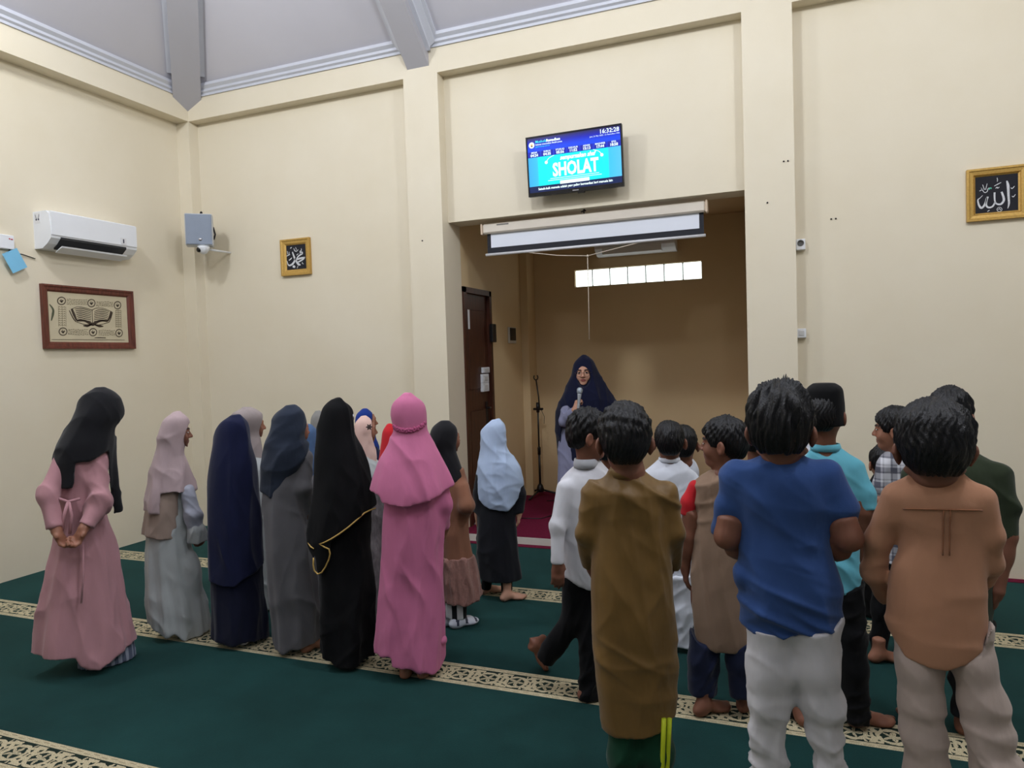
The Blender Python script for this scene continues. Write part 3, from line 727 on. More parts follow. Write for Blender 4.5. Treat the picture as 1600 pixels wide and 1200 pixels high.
# microphone stand on the platform
mt = empty('microphone_stand', (-2.555, 7.30, ZS+0.006)); tag(mt, 'black microphone stand with round clip standing beside the alcove corner', 'microphone stand')
MB().tube([(0, 0, 0.05), (0, 0, 0.52)], 0.013).tube([(0, 0, 0.50), (0, 0, 1.0)], 0.0095).lathe((0, 0, 0.5), [(0.018, -0.04), (0.018, 0.04), (0.012, 0.05)], 12).build('pole', M_BLACK, mt)
q = MB(); q.lathe((0, 0, 0), [(0.035, 0.05), (0.045, 0.07), (0.03, 0.12), (0.016, 0.14)], 14)
for a in (20, 140, 260):
    c, s_ = math.cos(math.radians(a)), math.sin(math.radians(a)); q.tube([(0.03*c, 0.03*s_, 0.07), (0.17*c, 0.17*s_, 0.03), (0.25*c, 0.25*s_, 0.011)], 0.01)
q.build('tripod_base', M_BLACK, mt)
MB().lathe((0, 0, 0.985), [(0.018, -0.06), (0.02, 0.0), (0.018, 0.05)], 12).box(-0.05, 0.06, -0.015, 0.015, 0.95, 0.975, 0, 0.004).build('clamp', M_BLACK, mt)
MB().tube([(0.02, 0, 0.96), (0.012, 0, 1.1), (-0.01, 0, 1.28)], 0.0075).build('boom', M_BLACK, mt)
MB().tube([(-0.012, 0, 1.27)]+[(-0.012+0.024*math.cos(t), 0, 1.31+0.028*math.sin(t)) for t in np.linspace(-1.57, -4.0, 6)], 0.0065).tube([(-0.012+0.024*math.cos(t), 0, 1.31+0.028*math.sin(t)) for t in np.linspace(-1.57, 0.9, 6)], 0.0065).build('clip', M_BLACK, mt)
MB().tube([(0.04, -0.01, 0.96), (0.075, -0.01, 0.88), (0.07, -0.01, 0.8)], 0.003).build('cord', M_BLACK, mt)
cb = MB(); zc = ZS+0.0105
cb.tube([(-2.85, 7.2, zc), (-2.8, 6.75, zc), (-2.55, 6.4, zc), (-2.25, 6.25, zc), (-2.05, 6.3, zc), (-1.95, 6.6, zc), (-1.9, 7.0, zc), (-2.1, 7.25, zc)], 0.005)
cb = MB(); pts = [(-2.62, 6.72), (-2.55, 6.40), (-2.38, 6.24), (-2.20, 6.26), (-2.10, 6.50), (-2.05, 6.85), (-2.15, 7.2), (-2.4, 7.05)]
cb.tube([(a, b, zc) for a, b in pts], 0.0045); tag(cb.build('microphone_cable', M_BLACK), 'black cable looped on the maroon carpet in front of the microphone stand', 'cable')

# ------------------------------------------------------------------ modelling of figures: smooth implicit surfaces, one continuous mesh each
class Fld:
    def __init__(s, lo, hi, v):
        s.lo = np.array(lo, float); s.v = v
        s.n = np.ceil((np.array(hi)-s.lo)/v).astype(int)+1
        s.F = np.full(s.n, 1.0, np.float32)
        s.ax = [s.lo[i]+np.arange(s.n[i])*v for i in range(3)]
    def sl(s, lo, hi):
        i0 = np.clip(np.floor((np.array(lo)-s.lo)/s.v).astype(int), 0, s.n); i1 = np.clip(np.ceil((np.array(hi)-s.lo)/s.v).astype(int)+1, 0, s.n)
        q = tuple(slice(a, b) for a, b in zip(i0, i1))
        return q, s.ax[0][q[0]][:, None, None], s.ax[1][q[1]][None, :, None], s.ax[2][q[2]][None, None, :]
    def add(s, pr, k=0.0):
        fn, lo, hi = pr; m = k+3*s.v
        q, x, y, z = s.sl(np.array(lo)-m, np.array(hi)+m)
        if min(a.stop-a.start for a in q) <= 0: return s
        d = fn(x, y, z).astype(np.float32); a = s.F[q]
        if k > 0:
            h = np.clip(0.5+0.5*(a-d)/k, 0, 1); s.F[q] = a*(1-h)+d*h-k*h*(1-h)
        else: s.F[q] = np.minimum(a, d)
        return s
    def cut(s, pr, k=0.0):
        fn, lo, hi = pr; m = k+3*s.v
        q, x, y, z = s.sl(np.array(lo)-m, np.array(hi)+m)
        if min(a.stop-a.start for a in q) <= 0: return s
        d = -fn(x, y, z).astype(np.float32); a = s.F[q]
        if k > 0:
            h = np.clip(0.5-0.5*(a-d)/k, 0, 1); s.F[q] = a*(1-h)+d*h+k*h*(1-h)
        else: s.F[q] = np.maximum(a, d)
        return s
    def keep(s, fn):
        x, y, z = s.ax[0][:, None, None], s.ax[1][None, :, None], s.ax[2][None, None, :]
        s.F = np.maximum(s.F, fn(x, y, z).astype(np.float32)); return s
    def mesh(s):
        F = s.F; F[0] = F[-1] = 1; F[:, 0] = F[:, -1] = 1; F[:, :, 0] = F[:, :, -1] = 1
        ins = F < 0
        c = np.zeros(np.array(F.shape)-1, np.uint8)
        for i in (0, 1):
            for j in (0, 1):
                for k in (0, 1): c += ins[i:F.shape[0]-1+i, j:F.shape[1]-1+j, k:F.shape[2]-1+k]
        act = (c > 0) & (c < 8); I = np.argwhere(act); idx = np.full(act.shape, -1, np.int64); idx[act] = np.arange(len(I))
        f = {}
        for i in (0, 1):
            for j in (0, 1):
                for k in (0, 1): f[i, j, k] = F[I[:, 0]+i, I[:, 1]+j, I[:, 2]+k]
        P = np.zeros((len(I), 3)); W = np.zeros(len(I))
        for a in range(3):
            o = [b for b in range(3) if b != a]
            for u in (0, 1):
                for v in (0, 1):
                    k0 = [0, 0, 0]; k0[o[0]] = u; k0[o[1]] = v; k1 = list(k0); k1[a] = 1
                    A, B = f[tuple(k0)], f[tuple(k1)]; m = (A < 0) != (B < 0)
                    t = A[m]/(A[m]-B[m]); p = np.zeros((m.sum(), 3)); p[:, o[0]] = u; p[:, o[1]] = v; p[:, a] = t
                    P[m] += p; W[m] += 1
        V = s.lo+(I+P/W[:, None])*s.v
        Q = []
        for a in range(3):
            sl0 = [slice(1, -1)]*3; sl0[a] = slice(0, -1); sl1 = [slice(1, -1)]*3; sl1[a] = slice(1, None)
            A, B = ins[tuple(sl0)], ins[tuple(sl1)]
            for flip, m in ((False, A & ~B), (True, ~A & B)):
                E = np.argwhere(m)
                if not len(E): continue
                E = E+1; E[:, a] -= 1
                b, c2 = [(1, 2), (2, 0), (0, 1)][a]
                def cell(db, dc):
                    R = E.copy(); R[:, b] -= db; R[:, c2] -= dc; return idx[R[:, 0], R[:, 1], R[:, 2]]
                q = np.stack([cell(1, 1), cell(0, 1), cell(0, 0), cell(1, 0)], 1)
                Q.append(q[:, ::-1] if flip else q)
        return V, np.concatenate(Q)

def vnormals(V, Q):
    n = np.cross(V[Q[:, 2]]-V[Q[:, 0]], V[Q[:, 3]]-V[Q[:, 1]]); N = np.zeros_like(V)
    for i in range(4): np.add.at(N, Q[:, i], n)
    return N/(np.linalg.norm(N, axis=1)[:, None]+1e-12)
def smooth(V, Q, it=1, lam=0.5):
    for _ in range(it):
        S = np.zeros_like(V); C = np.zeros(len(V))
        for i in range(4):
            a, b = Q[:, i], Q[:, (i+1) % 4]; np.add.at(S, a, V[b]); np.add.at(C, a, 1)
            np.add.at(S, b, V[a]); np.add.at(C, b, 1)
        V = V*(1-lam)+lam*S/C[:, None]
    return V
def fld_obj(F, name, mat, parent, its=1, disp=None, mats=None, matfn=None):
    V, Q = F.mesh(); V = smooth(V, Q, its)
    if disp is not None:
        N = vnormals(V, Q); V = V+N*disp(V)[:, None]
        if name not in ('hair', 'cap'): V[:, 2] = np.maximum(V[:, 2], 0.003)
    me = bpy.data.meshes.new(name)
    me.vertices.add(len(V)); me.vertices.foreach_set('co', V.astype(np.float32).ravel())
    me.loops.add(len(Q)*4); me.loops.foreach_set('vertex_index', Q.astype(np.int32).ravel())
    me.polygons.add(len(Q)); me.polygons.foreach_set('loop_start', np.arange(0, len(Q)*4, 4, dtype=np.int32))
    me.polygons.foreach_set('loop_total', np.full(len(Q), 4, np.int32))
    for q in (mats or [mat]): me.materials.append(q)
    me.update(calc_edges=True)
    me.polygons.foreach_set('use_smooth', np.ones(len(Q), dtype=bool))
    if matfn is not None: me.polygons.foreach_set('material_index', matfn(V[Q].mean(1)).astype(np.int32))
    o = bpy.data.objects.new(name, me); COL.objects.link(o)
    if parent: o.parent = parent
    return o

A3 = lambda *p: np.array(p, float)
def unit(v): return np.asarray(v, float)/(np.linalg.norm(v)+1e-12)
def caps(a, b, ra, rb):
    a, b = np.asarray(a, float), np.asarray(b, float); d = b-a; L = d@d+1e-12
    def fn(x, y, z):
        t = np.clip(((x-a[0])*d[0]+(y-a[1])*d[1]+(z-a[2])*d[2])/L, 0, 1)
        return np.sqrt((x-a[0]-t*d[0])**2+(y-a[1]-t*d[1])**2+(z-a[2]-t*d[2])**2)-(ra+(rb-ra)*t)
    return fn, np.minimum(a-ra, b-rb), np.maximum(a+ra, b+rb)
def elli(c, r, R=None):
    """ellipsoid with axes = rows of R"""
    c = np.asarray(c, float); R = np.eye(3) if R is None else np.asarray(R)
    def fn(x, y, z):
        dx, dy, dz = x-c[0], y-c[1], z-c[2]; k0 = 0; k1 = 0
        for i in range(3):
            p = dx*R[i][0]+dy*R[i][1]+dz*R[i][2]; k0 = k0+(p/r[i])**2; k1 = k1+(p/r[i]**2)**2
        k0 = np.sqrt(k0); return k0*(k0-1)/(np.sqrt(k1)+1e-9)
    m = max(r); return fn, c-m, c+m
def chain(pts, rad, end=None, k=0.02):
    """tapered tube through pts; end=(point, direction) cuts it square"""
    sg = [caps(pts[i], pts[i+1], rad[i], rad[i+1]) for i in range(len(pts)-1)]
    lo = np.min([q[1] for q in sg], 0); hi = np.max([q[2] for q in sg], 0)
    def fn(x, y, z):
        d = None
        for q in sg:
            e = q[0](x, y, z)
            if d is None: d = e
            else:
                h = np.clip(0.5+0.5*(d-e)/k, 0, 1); d = d*(1-h)+e*h-k*h*(1-h)
        if end is not None:
            p, n = end; d = np.maximum(d, (x-p[0])*n[0]+(y-p[1])*n[1]+(z-p[2])*n[2])
        return d
    return fn, lo, hi
def loft(z, cx, cy, rx, ry, fold=None, ex=2.0, sm=0.018):
    """stack of elliptical sections along z"""
    o = np.argsort(z); z, cx, cy, rx, ry = (np.asarray(q, float)[o] for q in (z, cx, cy, rx, ry))
    zz = np.arange(z[0]-0.06, z[-1]+0.06, 0.004)
    ker = np.exp(-0.5*(np.arange(-12, 13)*0.004/sm)**2); ker /= ker.sum()
    tb = [np.convolve(np.pad(np.interp(zz, z, q), 12, 'edge'), ker, 'valid') for q in (cx, cy, rx, ry)]
    def fn(x, y, zc):
        zf = np.asarray(zc).ravel(); a, b, r, q = (np.interp(zf, zz, t)[None, None, :] for t in tb)
        dx, dy = (x-a)/r, (y-b)/q
        rho = (np.abs(dx)**ex+np.abs(dy)**ex)**(1/ex)
        if fold is not None: rho = rho/(1+fold(np.arctan2(dy, dx), zf[None, None, :]))
        d = (rho-1)*np.minimum(r, q)
        return np.maximum(d, np.maximum(z[0]-zc, zc-z[-1]))
    m = 0.03
    return fn, A3((cx-rx).min()-m, (cy-ry).min()-m, z[0]), A3((cx+rx).max()+m, (cy+ry).max()+m, z[-1])
def folds(z0, z1, a0, a1, n, seed):
    """hanging folds: amplitude a0 at height z0 to a1 at height z1"""
    r = random.Random(seed); w = [(n+r.choice((-2, -1, 0, 1, 2)), r.uniform(0, 6.28), r.uniform(-1.5, 1.5), r.uniform(0.5, 1)) for _ in range(4)]
    def fn(th, z):
        t = np.clip((z-z0)/(z1-z0), 0, 1); A = a0+(a1-a0)*t; s_ = 0
        for k, p, dr, am in w: s_ = s_+am*(1-np.abs(np.sin(0.5*(k*th+p+dr*z*2)))*1.6)
        return A*s_/1.5
    return fn
def wrinkle(seed, amp, freq=16, dirv=(0.35, 0.2, 1.0), spread=0.5, mask=None, n=9):
    """cloth creases: short warped ridges, each wave living only in patches, running across dirv"""
    r = np.random.RandomState(seed); D = unit(dirv); W = []
    for i in range(n):
        d = unit(D+r.uniform(-spread, spread, 3)); W.append((d*freq*r.uniform(0.6, 2.2), r.uniform(0, 6.28), r.uniform(0.5, 1.0), r.normal(size=3)*8.5, r.normal(size=3)*6.5, r.uniform(0, 6.28, 2)))
    def fn(V):
        s_ = np.zeros(len(V))
        for k, p, a, w1, w2, q2 in W:
            q = V@k+p+1.1*np.sin(V@w1*0.7+q2[1])+0.5*np.sin(V@w2*1.9+p)
            env = np.clip(np.sin(V@w1+q2[0])*0.6+np.sin(V@w2+q2[1])*0.6-0.1, 0, 1)**1.3
            s_ += a*((1-np.abs(np.sin(q)))**1.6-0.3)*env
        s_ *= amp*1.25
        if mask is not None: s_ *= mask(V)
        return s_
    return fn
def dsum(*f): return lambda V: sum(g(V) for g in f)

# ---- skin and hair
def skin_mat(name, c):
    m, N, L, B = new_mat(name); v, x, y, z = coords(m)
    n = noise(m, v, 14, 3); c1 = rgb(*c); c0 = (c1[0]*0.86, c1[1]*0.80, c1[2]*0.78, 1)
    L.new(ramp(m, n, [(0.3, c0), (0.7, c1)]), B.inputs['Base Color'])
    B.inputs['Roughness'].default_value = 0.5; B.inputs['Specular IOR Level'].default_value = 0.35
    B.inputs['Subsurface Weight'].default_value = 0.08; B.inputs['Subsurface Scale'].default_value = 0.01
    bump(m, noise(m, v, 260, 2), 0.12, 0.002)
    return m
SK = {'mid': skin_mat('brown_skin', (156, 108, 86)), 'dark': skin_mat('dark_brown_skin', (132, 88, 70)), 'light': skin_mat('light_brown_skin', (208, 160, 136))}
M_LIP = plain('lips', (150, 82, 76), 0.45); M_EYEW = plain('eye_white', (226, 222, 216), 0.25, var=0.02); M_IRIS = plain('eye_dark', (28, 18, 14), 0.15); M_BROW = plain('brow_hair', (38, 28, 24), 0.8)
def hair_mat():
    m, N, L, B = new_mat('black_hair'); v, x, y, z = coords(m)
    mp = N.new('ShaderNodeMapping'); L.new(v, mp.inputs[0]); mp.inputs['Scale'].default_value = (1, 1, 0.18)
    n = noise(m, mp.outputs[0], 190, 3, 0.6)
    L.new(ramp(m, n, [(0.35, rgb(6, 6, 8)), (0.75, rgb(20, 19, 23))]), B.inputs['Base Color'])
    B.inputs['Roughness'].default_value = 0.45; B.inputs['Specular IOR Level'].default_value = 0.38; B.inputs['Anisotropic'].default_value = 0.4
    bump(m, n, 0.7, 0.006)
    return m
M_HAIR = hair_mat()

def resample(G, F):
    """field G read on the grid of F"""
    B = G.F
    for a in range(3):
        t = (F.ax[a]-G.lo[a])/G.v; i0 = np.floor(t).astype(int); fr_ = (t-i0).astype(np.float32); ok = (i0 >= 0) & (i0 < G.n[a]-1); i0 = np.clip(i0, 0, G.n[a]-2)
        sh = [1, 1, 1]; sh[a] = -1; fr_ = fr_.reshape(sh); ok = ok.reshape(sh)
        B = np.take(B, i0, a)*(1-fr_)+np.take(B, i0+1, a)*fr_; B = np.where(ok, B, 1.0)
    return B
class Person:
    last = None
    """a figure; its frame has x across the line of sight, y away from the photographer, z up"""
    def __init__(s, label, zoom, ground, face, skin='mid', scale=1.0, z0=0.0, vox=0.006):
        s.zm = zoom; s.face = face; s.sc = scale; s.skin = SK[skin]; s.vox = vox; s.z0 = z0
        px, py = s.px(*ground); d = s.ray(px, py); t = (z0-H)/d[2]; p = CAM+t*d
        s.pos = A3(p[0], p[1], z0); s.w = unit((p[0], p[1], 0)); s.u = A3(s.w[1], -s.w[0], 0)
        s.root = empty('person', tuple(s.pos), math.atan2(s.u[1], s.u[0])); tag(s.root, label, 'person')
        s.cover = []; s.bare = []; s.BF = None; s.gar = {}
        if Person.last: Person.last.finish()
        Person.last = s
        s.dep = (s.pos+A3(0, 0, 0.7)-CAM)@fw
    def px(s, X, Y): return s.zm[0]+X/s.zm[2], s.zm[1]+Y/s.zm[2]
    def ray(s, px, py): return fw+rt*(px-800)/FPX-up*(py-600)/FPX
    def L(s, X, Y, w=0.0):
        """point of the enlarged photograph at depth w behind the figure's own plane"""
        d = s.ray(*s.px(X, Y)); n = s.w; t = ((s.pos-CAM)@n+w)/(d@n); p = CAM+t*d-s.pos
        return A3(p@s.u, w, p[2])
    def G(s, X, Y):
        d = s.ray(*s.px(X, Y)); t = (s.z0-H)/d[2]; p = CAM+t*d-s.pos
        return A3(p@s.u, p@s.w, 0)
    def R(s, hw): return hw/s.zm[2]/FPX*s.dep
    def fr(s, deg):
        a = math.radians(deg); return A3(math.sin(a), math.cos(a), 0), A3(math.cos(a), -math.sin(a), 0)

    def rows(s, rows, ratio=0.8, w=0.0, wf=None):
        z, cx, cy, rx, ry = [], [], [], [], []
        for r in rows:
            a, b = s.L(r[1], r[0], w), s.L(r[2], r[0], w); R_ = (b[0]-a[0])/2; q = r[3] if len(r) > 3 else ratio
            z.append((a[2]+b[2])/2); cx.append((a[0]+b[0])/2); rx.append(max(R_, 0.004)); ry.append(max(R_*q, 0.004)); cy.append(w+(r[4] if len(r) > 4 else 0.0))
        return z, cx, cy, rx, ry

    # ---- the body
    def body(s, head, hyaw, hpitch=0, shz=None, shw=0.13, scarf=False, sh_c=None, arms=None, legs=None, face=False, lean=0.0, vox=None, hroll=0, feet=True, hs=1.0, htop=None, opn=None):
        """head = (X, Y, w) of the head's centre; arms/legs in local metres"""
        k = s.sc; v = vox or s.vox; fh, rh = s.fr(s.face)
        hc = s.L(*head)
        if htop is not None: hc[2] = s.L(head[0], htop, head[2])[2]-0.128*hs*(0.97 if k < 1.12 else 1.04)
        s.hc = hc
        f0, r0 = s.fr(hyaw); p = math.radians(hpitch)
        f = f0*math.cos(p)-A3(0, 0, 1)*math.sin(p); u = np.cross(r0, f); q = math.radians(hroll)
        r = r0*math.cos(q)+u*math.sin(q); u = np.cross(r, f)
        s.hR = np.array([r, f, u]); hk = hs*(0.97 if k < 1.12 else 1.04); s.hk = hk
        T = lambda a, b, c: hc+hk*(r*a+f*b+u*c); s.T = T
        E = lambda a, b, c, ra, rb, rc: elli(T(a, b, c), (ra*hk, rb*hk, rc*hk), s.hR)
        nb = s.sh_c = A3(*(sh_c if sh_c is not None else (hc[0]*0.6, hc[1]*0.6, hc[2]-0.20*max(k, 0.9))))
        shl, shr = nb-rh*shw, nb+rh*shw
        s.arms = arms = arms or {}
        for sd, sg in (('L', -1), ('R', 1)):
            if sd not in arms:
                S = nb+rh*sg*shw; arms[sd] = dict(p=[S, S+rh*sg*0.03+A3(0, 0, -0.24*k)-fh*0.02, S+rh*sg*0.03+A3(0, 0, -0.43*k)+fh*0.05], hand='hang')
            S = arms[sd]
            if S.get('kind') == 'front':
                B = nb+rh*sg*shw; S['p'] = [B, B+rh*sg*0.01+A3(0, 0, -0.22*k)-fh*0.0, nb+fh*0.12+rh*sg*0.045+A3(0, 0, -0.26*k)]; S['hand'] = 'curl'
        pel = A3(0, 0, nb[2]*0.62) if legs is None or 'pel' not in legs else legs['pel']; s.pel = pel
        legs = legs or {}
        s.legs = {}
        for sd, sg in (('L', -1), ('R', 1)):
            d = legs.get(sd, {}); an = d.get('ankle', A3(0, 0, 0)+rh*sg*0.075+A3(0, 0, 0.06)); hip = pel+rh*sg*0.065*k
            kn = d.get('knee', hip*0.52+an*0.48+fh*0.02)
            s.legs[sd] = dict(hip=hip, knee=kn, ankle=an, dir=d.get('dir', s.face+sg*12), toe=d.get('toe', 0))
        pts = [hc]+[q for a in arms.values() for q in a['p']]+[q for l in s.legs.values() for q in (l['hip'], l['knee'], l['ankle'])]+[pel, nb]
        lo = np.min(pts, 0)-0.24; hi = np.max(pts, 0)+0.24; lo[2] = -0.02; hi[2] = hc[2]+0.16
        F = Fld(lo, hi, v)
        # trunk
        F.add(caps(nb-rh*shw*0.82-A3(0, 0, .01), nb+rh*shw*0.82-A3(0, 0, .01), 0.040*k, 0.040*k))
        F.add(elli(nb*0.75+pel*0.25, (shw*0.88, 0.075*k, 0.15*k), (rh, fh, A3(0, 0, 1))), 0.05)
        F.add(elli(nb*0.35+pel*0.65, (shw*0.74, 0.068*k, 0.15*k), (rh, fh, A3(0, 0, 1))), 0.05)
        F.add(elli(pel, (0.105*k, 0.080*k, 0.09*k), (rh, fh, A3(0, 0, 1))), 0.05)
        # legs and feet
        for sd, d in s.legs.items():
            F.add(chain([d['hip'], d['knee'], d['ankle']], [0.062*k, 0.043*k, 0.027*k], None, 0.03), 0.03)
            m = unit(np.cross(d['knee']-d['hip'], rh)); cal = d['knee']*0.65+d['ankle']*0.35
            F.add(elli(cal-fh*0.012, (0.038*k, 0.040*k, 0.085*k), (rh, fh, A3(0, 0, 1))), 0.03)
            s.foot(F, d, k)
            if sd in legs and 'dir' in legs[sd]:
                f_, _ = s.fr(d['dir']); an = d['ankle']; s.bare.append(caps(an+A3(0, 0, legs[sd].get('up', .03)), an-A3(0, 0, .02), 0.046, 0.05)); s.bare.append(caps(an-A3(0, 0, .03), an-A3(0, 0, .03)+f_*0.15*math.cos(math.radians(d['toe']))-A3(0, 0, .14*math.sin(math.radians(d['toe']))), 0.06, 0.06))
        # neck and head
        F.add(caps(nb+A3(0, 0, 0.005), T(0, -0.018, -0.055), 0.043*k, 0.041*hk), 0.03)
        F.add(E(0, -0.010, 0.022, 0.070, 0.089, 0.080), 0.03)
        F.add(E(0, 0.020, -0.035, 0.056, 0.062, 0.070), 0.03)
        F.add(E(0, 0.052, -0.085, 0.026, 0.024, 0.018), 0.03)
        for sg in (-1, 1):
            F.add(E(sg*0.034, 0.055, -0.028, 0.024, 0.022, 0.026), 0.02)
            F.cut(E(sg*0.030, 0.094, 0.006, 0.017, 0.014, 0.011), 0.012)
            F.add(E(sg*0.030, 0.0725, 0.006, 0.0135, 0.0115, 0.0115), 0.003)
            F.add(caps(T(sg*0.014, 0.083, 0.026), T(sg*0.046, 0.068, 0.026), 0.007*hk, 0.005*hk), 0.012)
            ear = np.array([s.hR[0]*0.85+sg*s.hR[1]*0.5, s.hR[1]*0.85-sg*s.hR[0]*0.5, s.hR[2]])
            F.add(elli(T(sg*0.083, -0.010, -0.010), (0.0095*hk, 0.022*hk, 0.033*hk), ear), 0.008)
            F.cut(elli(T(sg*0.092, 0.000, -0.006), (0.010*hk, 0.012*hk, 0.020*hk), ear), 0.006)
        F.add(caps(T(0, 0.080, 0.012), T(0, 0.099, -0.020), 0.0075*hk, 0.0100*hk), 0.010)
        for sg in (-1, 1): F.add(E(sg*0.012, 0.088, -0.024, 0.008, 0.009, 0.007), 0.006)
        F.add(E(0, 0.077, -0.0475, 0.021, 0.012, 0.0062), 0.006); F.add(E(0, 0.075, -0.059, 0.018, 0.012, 0.0068), 0.004)
        # arms and hands
        for sd, a in arms.items():
            p_ = a['p']; sg = -1 if sd == 'L' else 1
            F.add(chain(p_, [0.040*k, 0.031*k, 0.0215*k], None, 0.02), 0.025)
            e, w_ = p_[1], p_[2]; F.add(elli(e*0.7+w_*0.3, (0.030*k, 0.030*k, 0.055*k), None), 0.02)
            s.hand(F, p_, a, sg, k, fh, rh)
            if a.get('kind') != 'front' or 'bare' in a:
                t = a.get('bare', 1.75); q0 = p_[0]+(p_[1]-p_[0])*t if t < 1 else p_[1]+(p_[2]-p_[1])*(t-1)
                fd_ = unit(a['fd']) if 'fd' in a else unit(p_[2]-p_[1])
                if t < 1: s.bare.append(caps(q0, p_[1], 0.042*k, 0.045*k)); q0 = p_[1]
                s.bare.append(caps(q0, p_[2], 0.045*k, 0.034*k)); s.bare.append(caps(p_[2], p_[2]+fd_*0.13*k, 0.032*k, 0.055*k))
        if scarf: s.bare.append(elli(T(0, .112, -.016), tuple(q*hk for q in opn), s.hR) if opn else s.faceopen())
        else: s.bare.append(elli(T(0, 0, .03 if face else .045), (0.12, 0.13, (0.15 if face else 0.128)*hk))); s.bare.append(caps(T(0, -.015, -.05), nb+A3(0, 0, .02), 0.055*hk, 0.047*k))
        mats = [s.skin, M_LIP, M_EYEW, M_IRIS, M_BROW]
        def mf(Cc):
            Lc = (Cc-hc)@s.hR.T/hk; x, y, z = Lc.T; o = np.zeros(len(Cc), int); fr_ = y > 0.045
            lw = 0.022*(1-((z+0.053)/0.014)**2)
            o[fr_ & (np.abs(z+0.053) < 0.0125) & (np.abs(x) < np.clip(lw, 0, 1)) & (y > 0.066)] = 1
            ex = np.abs(x)-0.030
            eye = fr_ & ((ex/0.0118)**2+((z-0.006)/0.0046)**2 < 1) & (y > 0.06); o[eye] = 2
            o[eye & (ex**2+(z-0.006)**2 < 0.0066**2)] = 3
            o[fr_ & (y > 0.06) & ~eye & ((ex/0.0135)**2+((z-0.0065)/0.0062)**2 < 1) & (z > 0.006)] = 4
            o[fr_ & (np.abs(z-0.029+0.5*(np.abs(ex)-0.004)**2*20) < 0.0042) & (np.abs(ex) < 0.018)] = 4
            return o
        s.BF = (F, mats, mf if face else None)
        return s
    def finish(s):
        """keep the body inside the clothes except where skin shows, then mesh it"""
        F, mats, mf = s.BF
        A = np.full(F.F.shape, 1.0, np.float32)
        for G in s.cover:
            A = np.minimum(A, resample(G, F)+0.019)
        E_ = Fld(F.lo, F.lo+(F.n-1)*F.v, F.v); E_.F = A.astype(np.float32)
        for b in s.bare: E_.add(b)
        F.F = np.maximum(F.F, E_.F)
        F.keep(lambda x, y, z: 0.001-z+0*x+0*y)
        s.bodyo = fld_obj(F, 'body', None, s.root, 1, None, mats, mf)
    def foot(s, F, d, k, gro=0.0, toes=True):
        a = d['ankle']; f, r = s.fr(d['dir']); tp = math.radians(d['toe'])     # toe: heel raised by this angle
        ff = f*math.cos(tp)-A3(0, 0, 1)*math.sin(tp); uu = f*math.sin(tp)+A3(0, 0, 1)*math.cos(tp); sg = 1
        o = a-uu*0.055*k
        P = lambda x, y, z: o+r*x*k+ff*y*k+uu*z*k
        F.add(elli(P(0, -0.020, 0.026), ((0.028+gro)*k, (0.034+gro)*k, (0.026+gro*0.6)*k), (r, ff, uu)), 0.02)
        F.add(caps(P(0, -0.005, 0.045), P(0, 0.075, 0.028), (0.027+gro)*k, (0.020+gro)*k), 0.025)
        F.add(elli(P(0, 0.085, 0.018), ((0.038+gro)*k, (0.050+gro)*k, (0.017+gro*0.6)*k), (r, ff, uu)), 0.02)
        if toes:
            for i, (x, l, rr) in enumerate([(-0.024, 0.034, 0.0125), (-0.008, 0.030, 0.0095), (0.005, 0.026, 0.009), (0.017, 0.021, 0.0085), (0.028, 0.015, 0.0085)]):
                y0 = 0.118-0.012*i*0.6; F.add(caps(P(x, y0, 0.015), P(x*1.05, y0+l*0.7, 0.0105), rr*k, rr*0.9*k), 0.006)
    def hand(s, F, p, a, sg, k, fh, rh):
        w = p[2]; fd = unit(a['fd']) if 'fd' in a else unit(p[2]-p[1]); hk = 0.74*k
        # palm normal: the side the fingers curl to; thumb side t
        n = unit(a['pn']) if 'pn' in a else unit(-rh*sg*0.9+fh*0.1)
        n = unit(n-fd*(n@fd)); t = np.cross(fd, n)*1.0
        td = a.get('thumb', fh); t = t if t@td >= 0 else -t
        P = lambda x, y, z: w+hk*(t*x+fd*y+n*z)
        F.add(chain([w, P(0, 0.03, 0)], [0.0205*k, 0.019*k]), 0.012)
        F.add(elli(P(0, 0.052, 0.0), (0.040*hk, 0.050*hk, 0.0165*hk), (t, fd, n)), 0.012)
        F.add(elli(P(0.022, 0.035, 0.008), (0.018*hk, 0.030*hk, 0.016*hk), (t, fd, n)), 0.01)
        curl = {'hang': 22, 'curl': 58, 'fist': 78, 'open': 8}[a.get('hand', 'hang')]
        for x, L_, cc in ((0.029, 0.070, 0.9), (0.010, 0.079, 1.0), (-0.010, 0.074, 1.08), (-0.028, 0.060, 1.2)):
            q = P(x, 0.092-abs(x-0.005)*0.35, 0.0); ang = 0.0; rr = 0.0088*hk/0.80
            sp = t*x*1.6
            for j, fr_ in enumerate((0.45, 0.31, 0.24)):
                ang += math.radians(curl*cc*(0.8 if j == 0 else 1.0)); dv = unit(fd*math.cos(ang)+n*math.sin(ang)+sp*0.8)
                e = q+dv*L_*fr_*hk/0.80*0.9; F.add(caps(q, e, rr, rr*0.9), 0.004 if j else 0.010); q = e; rr *= 0.9
        q = P(0.028, 0.022, 0.006); td_ = unit(t*0.75+fd*0.62+n*(0.3 if curl < 40 else 0.75)); e = q+td_*0.045*hk/0.8
        F.add(caps(q, e, 0.0125*hk, 0.0105*hk), 0.010); td2 = unit(t*0.25+fd*0.85+n*(0.35 if curl < 40 else 0.9)); F.add(caps(e, e+td2*0.032*hk/0.8, 0.0105*hk, 0.0085*hk), 0.006)

